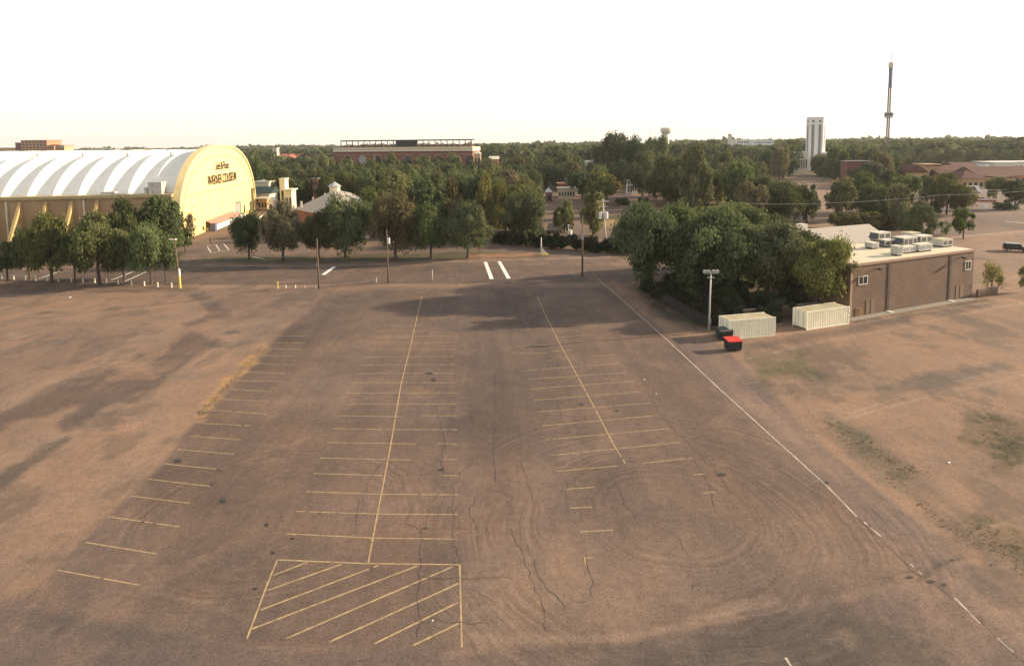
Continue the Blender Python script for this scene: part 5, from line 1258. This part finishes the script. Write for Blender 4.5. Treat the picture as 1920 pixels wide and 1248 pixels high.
# slim poles in the trees
for px, b, tp, l in ((492, 318, 295, 'thin pale pole rising from trees right of the hall'), (665, 344, 306, 'thin white pole in the wood left of the grandstand arches'), (688, 330, 298, 'grey pole in front of the grandstand arches'), (806, 322, 284, 'pale pole crossing the grandstand cornice'),
                     (500, 350, 325, 'thin pole above the green-roofed building'), (525, 342, 322, 'thin mast behind the cream gate tower'), (580, 345, 320, 'left thin mast by the orange house'), (587, 345, 317, 'right thin mast by the orange house'), (1373, 325, 304, 'left pale pole of the pair in the right wood'), (1382, 325, 303, 'right pale pole of the pair in the right wood'),
                     (1427, 325, 303, 'left pole in the dark trees right of the pair'), (1436, 325, 300, 'right pole in the dark trees right of the pair'), (1738, 402, 352, 'thin dark pole carrying wires left of the large grey-green tree'), (1208, 300, 256, 'thin mast between the tall dark trees')):
    pole(px, b, tp, l, 'slim_pole', 'pole', 'offwhite' if 'dark pole' not in l else 'wood', .14)
for px, b, tp, l in ((811, 526, 506, 'short pale marker post on the road, right of the tall pole'), (706, 531, 521, 'very short marker post left of the tall pole'), (594, 500, 492, 'small white marker on the verge')):
    pole(px, b, tp, l, 'marker_post', 'post', 'offwhite', .07, None, 1)
def wire(name, pts, label, sag=.8, r=.035):
    P = []
    for a, b in zip(pts[:-1], pts[1:]):
        for i in range(12):
            t = i / 12; P.append((a[0] + (b[0] - a[0]) * t, a[1] + (b[1] - a[1]) * t, a[2] + (b[2] - a[2]) * t - sag * 4 * t * (1 - t)))
    P.append(pts[-1]); tag(MB().tube(P, r, 4).build(name, MT['galv']), label, 'cable')
wire('power_line', [AT(1380, 380, 150), AT(1544, 381, 152), AT(1760, 366, 156), AT(2000, 352, 160)], 'long thin power line crossing the bare slope at right', .3, .03)
wire('power_line', [AT(1738, 356, 215), AT(1990, 352, 230)], 'thin wire from the dark pole to the right, upper one', .4, .04)
wire('power_line', [AT(1738, 391, 212), AT(1850, 388, 205), AT(1990, 355, 190)], 'thin wire from the dark pole to the right, lower one', .3, .04)

# ------------------------------------------------------------------ posts and rails by the road
proto = None
def post(px, py, label, h=.85, m='postwhite', group='white posts along the road edge'):
    x, y = G(px, py); t = thing('bollard', label, 'bollard', (x, y, 0), 0, group)
    MB().tube([(0, 0, 0), (0, 0, h)], .11, 10).build('post', MT[m], t); MB().tube([(0, 0, h), (0, 0, h + .06)], [.11, .04], 10).build('cap', MT[m], t)
    return t
proto = post(200, 531, 'short white post under the widest tree of the row')
WPS = [(4, 523), (26, 524), (48, 525), (67, 526), (89, 527), (110, 528), (134, 529), (156, 530), (178, 530)]
for i, (px, py) in enumerate(WPS):
    copy_thing(proto, (*G(px, py), 0), label='short white post shaded by the tree row at left', group='shaded white posts at left')
for (px, py), l in zip([(222, 533), (247, 535), (271, 536), (296, 538), (322, 539)], ['white post second of the sunlit run, right of the widest tree', 'white post in the middle of the sunlit run', 'white post below the rounded green tree', 'white post second from the leaning pole', 'white post nearest the leaning pole']):
    copy_thing(proto, (*G(px, py), 0), label=l)
for (px, py), l in zip([(536, 540), (554, 540), (572, 540), (592, 541)], ['small yellow-white post next to the tall yellow one', 'small post second from the tall yellow one', 'small post third from the tall yellow one', 'small post touching the wooden pole']):
    copy_thing(proto, (*G(px, py), 0), label=l, group='small posts under the yellow rail', scale=(.8, .8, .65))
t = post(521, 541, 'tall yellow post at the left end of the short rail', 1.25, 'yellow', None); del_g = t.get('group')
def cable(pts, z, label, r=.03):
    P = [(*G(*p), z) for p in pts]; tag(MB().tube(P, r, 6).build('guard_rail', MT['wood']), label, 'rail')
cable([(0, 523), (48, 525), (110, 528), (200, 531), (271, 536), (338, 540)], .6, 'low dark rail strung between the white posts at left')
cable([(521, 541), (592, 541)], .8, 'short rail from the tall yellow post to the wooden pole', .05)
cable([(598, 541), (728, 533), (811, 530)], .35, 'low dark rail along the verge right of the wooden pole', .05)
# dark chain fence along the grove
fp = [G(1206, 540), G(1250, 572), G(1300, 602), G(1330, 618)]
f = thing('grove_fence', 'dark slatted fence along the lot side of the big grove', 'fence', (fp[0][0], fp[0][1], 0))
m = MB(); pmb = MB()
for a, b in zip(fp[:-1], fp[1:]):
    A = (a[0] - fp[0][0], a[1] - fp[0][1]); B = (b[0] - fp[0][0], b[1] - fp[0][1])
    L = math.hypot(B[0] - A[0], B[1] - A[1]); Mx = frame(A, (B[0] - A[0], B[1] - A[1]))
    m.box(0, L, -.03, .03, .15, 1.75, Mx)
    for i in range(int(L / 2.4) + 1): MB().box(2.4 * i - .05, 2.4 * i + .05, -.07, .07, 0, 1.9, Mx).build('post', MT['darkgrey'], f)
m.build('panel', mat('dark_slats', (.035, .03, .025), var=.4, scale=3, stretch=(6, 6, .3)), f)
# wall of the yard under the trees
x0, y0 = G(1395, 600); x1, y1 = G(1560, 582)
yw = thing('yard_wall', 'low brown wall in the deep shade behind the containers', 'wall'); place(yw, frame((x0, y0), (x1 - x0, y1 - y0))); L = math.hypot(x1 - x0, y1 - y0)
MB().box(0, L, 0, .3, 0, 1.4).build('wall', MT['brown_brick'], yw); MB().box(-.1, L + .1, -.06, .36, 1.4, 1.5).build('coping', MT['roofgrey2'], yw)

# ------------------------------------------------------------------ vehicles
def vehicle(px, py, rz, label, paint, L=4.8, Wd=1.9, H=1.8, style='suv', group=None, name='parked_car', cat='car'):
    x, y = G(px, py); t = thing(name, label, cat, (x, y, 0), rz, group)
    if style == 'suv': prof = [(-L / 2, .45), (L / 2, .45), (L / 2, .95), (L / 2 - .15, 1.08), (L * .24, 1.18), (L * .10, H), (-L * .42, H), (-L / 2, 1.15)]
    elif style == 'van': prof = [(-L / 2, .45), (L / 2, .45), (L / 2, 1.05), (L * .40, 1.25), (L * .28, H), (-L / 2, H)]
    else: prof = [(-L / 2, .4), (L / 2, .4), (L / 2, .8), (L * .25, .92), (L * .1, H), (-L * .25, H), (-L * .42, .95), (-L / 2, .9)]
    MB().prism([(a, -Wd / 2, b) for a, b in prof], (0, Wd, 0)).build('body', MT[paint], t)
    zt = H - .12; zb_ = 1.12 if style != 'car' else .92
    for s_ in (-1, 1):
        y0_ = s_ * Wd / 2; y1_ = s_ * (Wd / 2 + .015)
        MB().prism([(-L * .38, min(y0_, y1_), zb_), (L * .2, min(y0_, y1_), zb_), (L * .08, min(y0_, y1_), zt), (-L * .36, min(y0_, y1_), zt)], (0, .015, 0)).build('side_window', MT['glass'], t)
    a = (L * .24, 1.18) if style == 'suv' else ((L * .40, 1.25) if style == 'van' else (L * .25, .92)); b = (L * .10, H) if style != 'van' else (L * .28, H)
    MB().prism([(a[0] + .02, -Wd * .44, a[1] + .06), (a[0] + .02, Wd * .44, a[1] + .06), (b[0] + .03, Wd * .4, b[1] - .06), (b[0] + .03, -Wd * .4, b[1] - .06)], (.02, 0, .01)).build('windscreen', MT['glass'], t)
    for sx in (-.31, .31):
        for sy in (-1, 1):
            w = MB().tube([(sx * L, sy * (Wd / 2 - .2), .34), (sx * L, sy * (Wd / 2 + .02), .34)], .34, 16).build('wheel', MT['rubber'], t)
            MB().tube([(sx * L, sy * (Wd / 2 + .02), .34), (sx * L, sy * (Wd / 2 + .035), .34)], .19, 12).build('rim', MT['galv'], w)
    for sy in (-1, 1):
        MB().box(L / 2 - .02, L / 2 + .03, sy * Wd * .36 - .16, sy * Wd * .36 + .16, .68, .82).build('headlight', MT['white'], t)
        MB().box(-L / 2 - .03, -L / 2 + .02, sy * Wd * .42 - .08, sy * Wd * .42 + .08, .8, 1.0).build('tail_light', MT['red'], t)
    return t
vehicle(1905, 471, -.55, 'black van-like car parked on the dry grass at the right edge', 'car_black', 4.9, 1.95, 1.85, 'suv')
vehicle(1822, 362, -.25, 'white box truck on the lot before the tan house', 'car_white', 8.0, 2.6, 3.4, 'van', name='truck', cat='truck')
vehicle(1474, 332, .0, 'silver car at the top left of the bare slope', 'car_silver', style='car', H=1.5)
vehicle(1546, 337, .1, 'pale green-grey car on the top of the bare slope, right', 'car_silver', style='car', H=1.5)
for px, py, l in ((1826, 373, 'red and white low barrier, left one on the lot at right'), (1848, 378, 'red and white low barrier, right one on the lot at right')):
    x, y = G(px, py); t = thing('barrier', l, 'barrier', (x, y, 0), -.4)
    MB().box(-3.5, 3.5, -.4, .4, 0, .8).build('base', MT['redpaint'], t); MB().box(-3.0, 1.0, -.42, .42, .8, 1.0).build('top', MT['white'], t)
# round white sign on a post
x, y = G(1848, 395); t = thing('round_sign', 'small round white sign on a short post by the road at right', 'sign', (x, y, 0)); MB().tube([(0, 0, 0), (0, 0, 1.6)], .06, 6).build('post', MT['galv'], t)
MB().tube([(0, -.06, 1.5), (0, 0, 1.5)], .75, 16).build('sign_face', MT['white'], t)
# benches at the verge
for px, py, l in ((684, 449, 'pale bench under the trees left of the middle pole'), (922, 452, 'pale bench at the left end of the dark hedge')):
    x, y = G(px, py); t = thing('bench', l, 'bench', (x, y, 0)); MB().box(-1.1, 1.1, -.25, .25, .42, .5).build('seat', MT['offwhite'], t); MB().box(-1.1, 1.1, .22, .28, .5, .95).build('backrest', MT['offwhite'], t)
    for sx in (-.9, .9): MB().box(sx - .05, sx + .05, -.2, .2, 0, .42).build('leg', MT['darkgrey'], t)
for px, py, l in ((472, 501, 'black drain cover, left of the pair at the verge'), (490, 501, 'black drain cover, right of the pair at the verge')):
    x, y = G(px, py); tag(MB().box(-1.0, 1.0, -.35, .35, 0, .09).build('drain_cover', MT['black'], loc=(x, y, 0)), l, 'drain', 'drain covers')
# people-sized figures far off, a walker near the hall
def person(px, py, label, top, pants, h=1.75, rz=0):
    x, y = G(px, py); t = thing('person', label, 'person', (x, y, 0), rz)
    me = bpy.data.meshes.new('body'); s_ = h / 1.75
    J = [(0, 0, .95), (0, 0, 1.15), (0, -.01, 1.38), (0, -.01, 1.50), (0, -.02, 1.56), (0, -.03, 1.66), (0, -.03, 1.74),
         (.17, 0, 1.40), (.23, .02, 1.12), (.22, -.06, .88), (.21, -.08, .78), (-.17, 0, 1.40), (-.23, -.02, 1.12), (-.23, -.10, .90), (-.22, -.12, .80),
         (.09, 0, .86), (.10, -.06, .48), (.10, .03, .08), (.10, -.13, .04), (-.09, 0, .86), (-.10, .04, .48), (-.10, .10, .08), (-.10, -.06, .04)]
    E = [(0, 1), (1, 2), (2, 3), (3, 4), (4, 5), (5, 6), (2, 7), (7, 8), (8, 9), (9, 10), (2, 11), (11, 12), (12, 13), (13, 14), (0, 15), (15, 16), (16, 17), (17, 18), (0, 19), (19, 20), (20, 21), (21, 22)]
    Rd = [.14, .13, .15, .06, .055, .095, .07, .065, .045, .035, .03, .065, .045, .035, .03, .09, .06, .042, .035, .09, .06, .042, .035]
    me.from_pydata([(a * s_, b * s_, c * s_) for a, b, c in J], E, [])
    o = bpy.data.objects.new('body', me); COL.objects.link(o)
    sk = o.modifiers.new('skin', 'SKIN')
    for i, v in enumerate(me.skin_vertices[0].data): v.radius = (Rd[i] * s_, Rd[i] * s_ * (.75 if i in (0, 1, 2) else 1)); v.use_root = (i == 0)
    o.modifiers.new('sub', 'SUBSURF').levels = 1; o.modifiers['sub'].render_levels = 1
    bpy.context.view_layer.update()
    nm = bpy.data.meshes.new_from_object(o.evaluated_get(bpy.context.evaluated_depsgraph_get())); bpy.data.objects.remove(o)
    nm.materials.clear(); 
    for k in ('skin', top, pants): nm.materials.append(MT[k])
    for p in nm.polygons:
        z = p.center.z / s_; ax = abs(p.center.x / s_)
        p.material_index = 0 if (z > 1.5 or (ax > .18 and z < 1.15 and z > .7)) else (1 if z > .93 else 2); p.use_smooth = True
    b = bpy.data.objects.new('body', nm); COL.objects.link(b); b.parent = t
    MB().tube([(0, 0, 1.66 * s_), (0, 0, 1.73 * s_), (0, 0, 1.79 * s_)], [.105 * s_, .10 * s_, .04 * s_], 10).build('hair', MT['black'], t, smooth=True)
    return t
person(395, 458, 'person in dark green clothes standing before the entrance canopy of the hall', 'cloth', 'cloth', 1.9, .5)
person(1209, 363, 'person in pale top on the brown lawn of the clearing, left of the pair', 'cloth2', 'cloth', 1.75); person(1216, 364, 'person in pale top on the brown lawn of the clearing, right of the pair', 'cloth2', 'cloth', 1.75, 1)

# ------------------------------------------------------------------ thin summer haze
hm = bpy.data.materials.new('haze'); hm.use_nodes = True; nt = hm.node_tree; nt.nodes.clear()
pv_ = N(nt, 'ShaderNodeVolumePrincipled'); pv_.inputs['Color'].default_value = (.93, .93, .9, 1); pv_.inputs['Density'].default_value = .00008; pv_.inputs['Anisotropy'].default_value = .2
o_ = N(nt, 'ShaderNodeOutputMaterial'); nt.links.new(pv_.outputs[0], o_.inputs['Volume'])
hzb = MB().box(-6500, 6500, -1600, 9200, -1.2, 125).build('haze', hm); tag(hzb, kind='stuff')
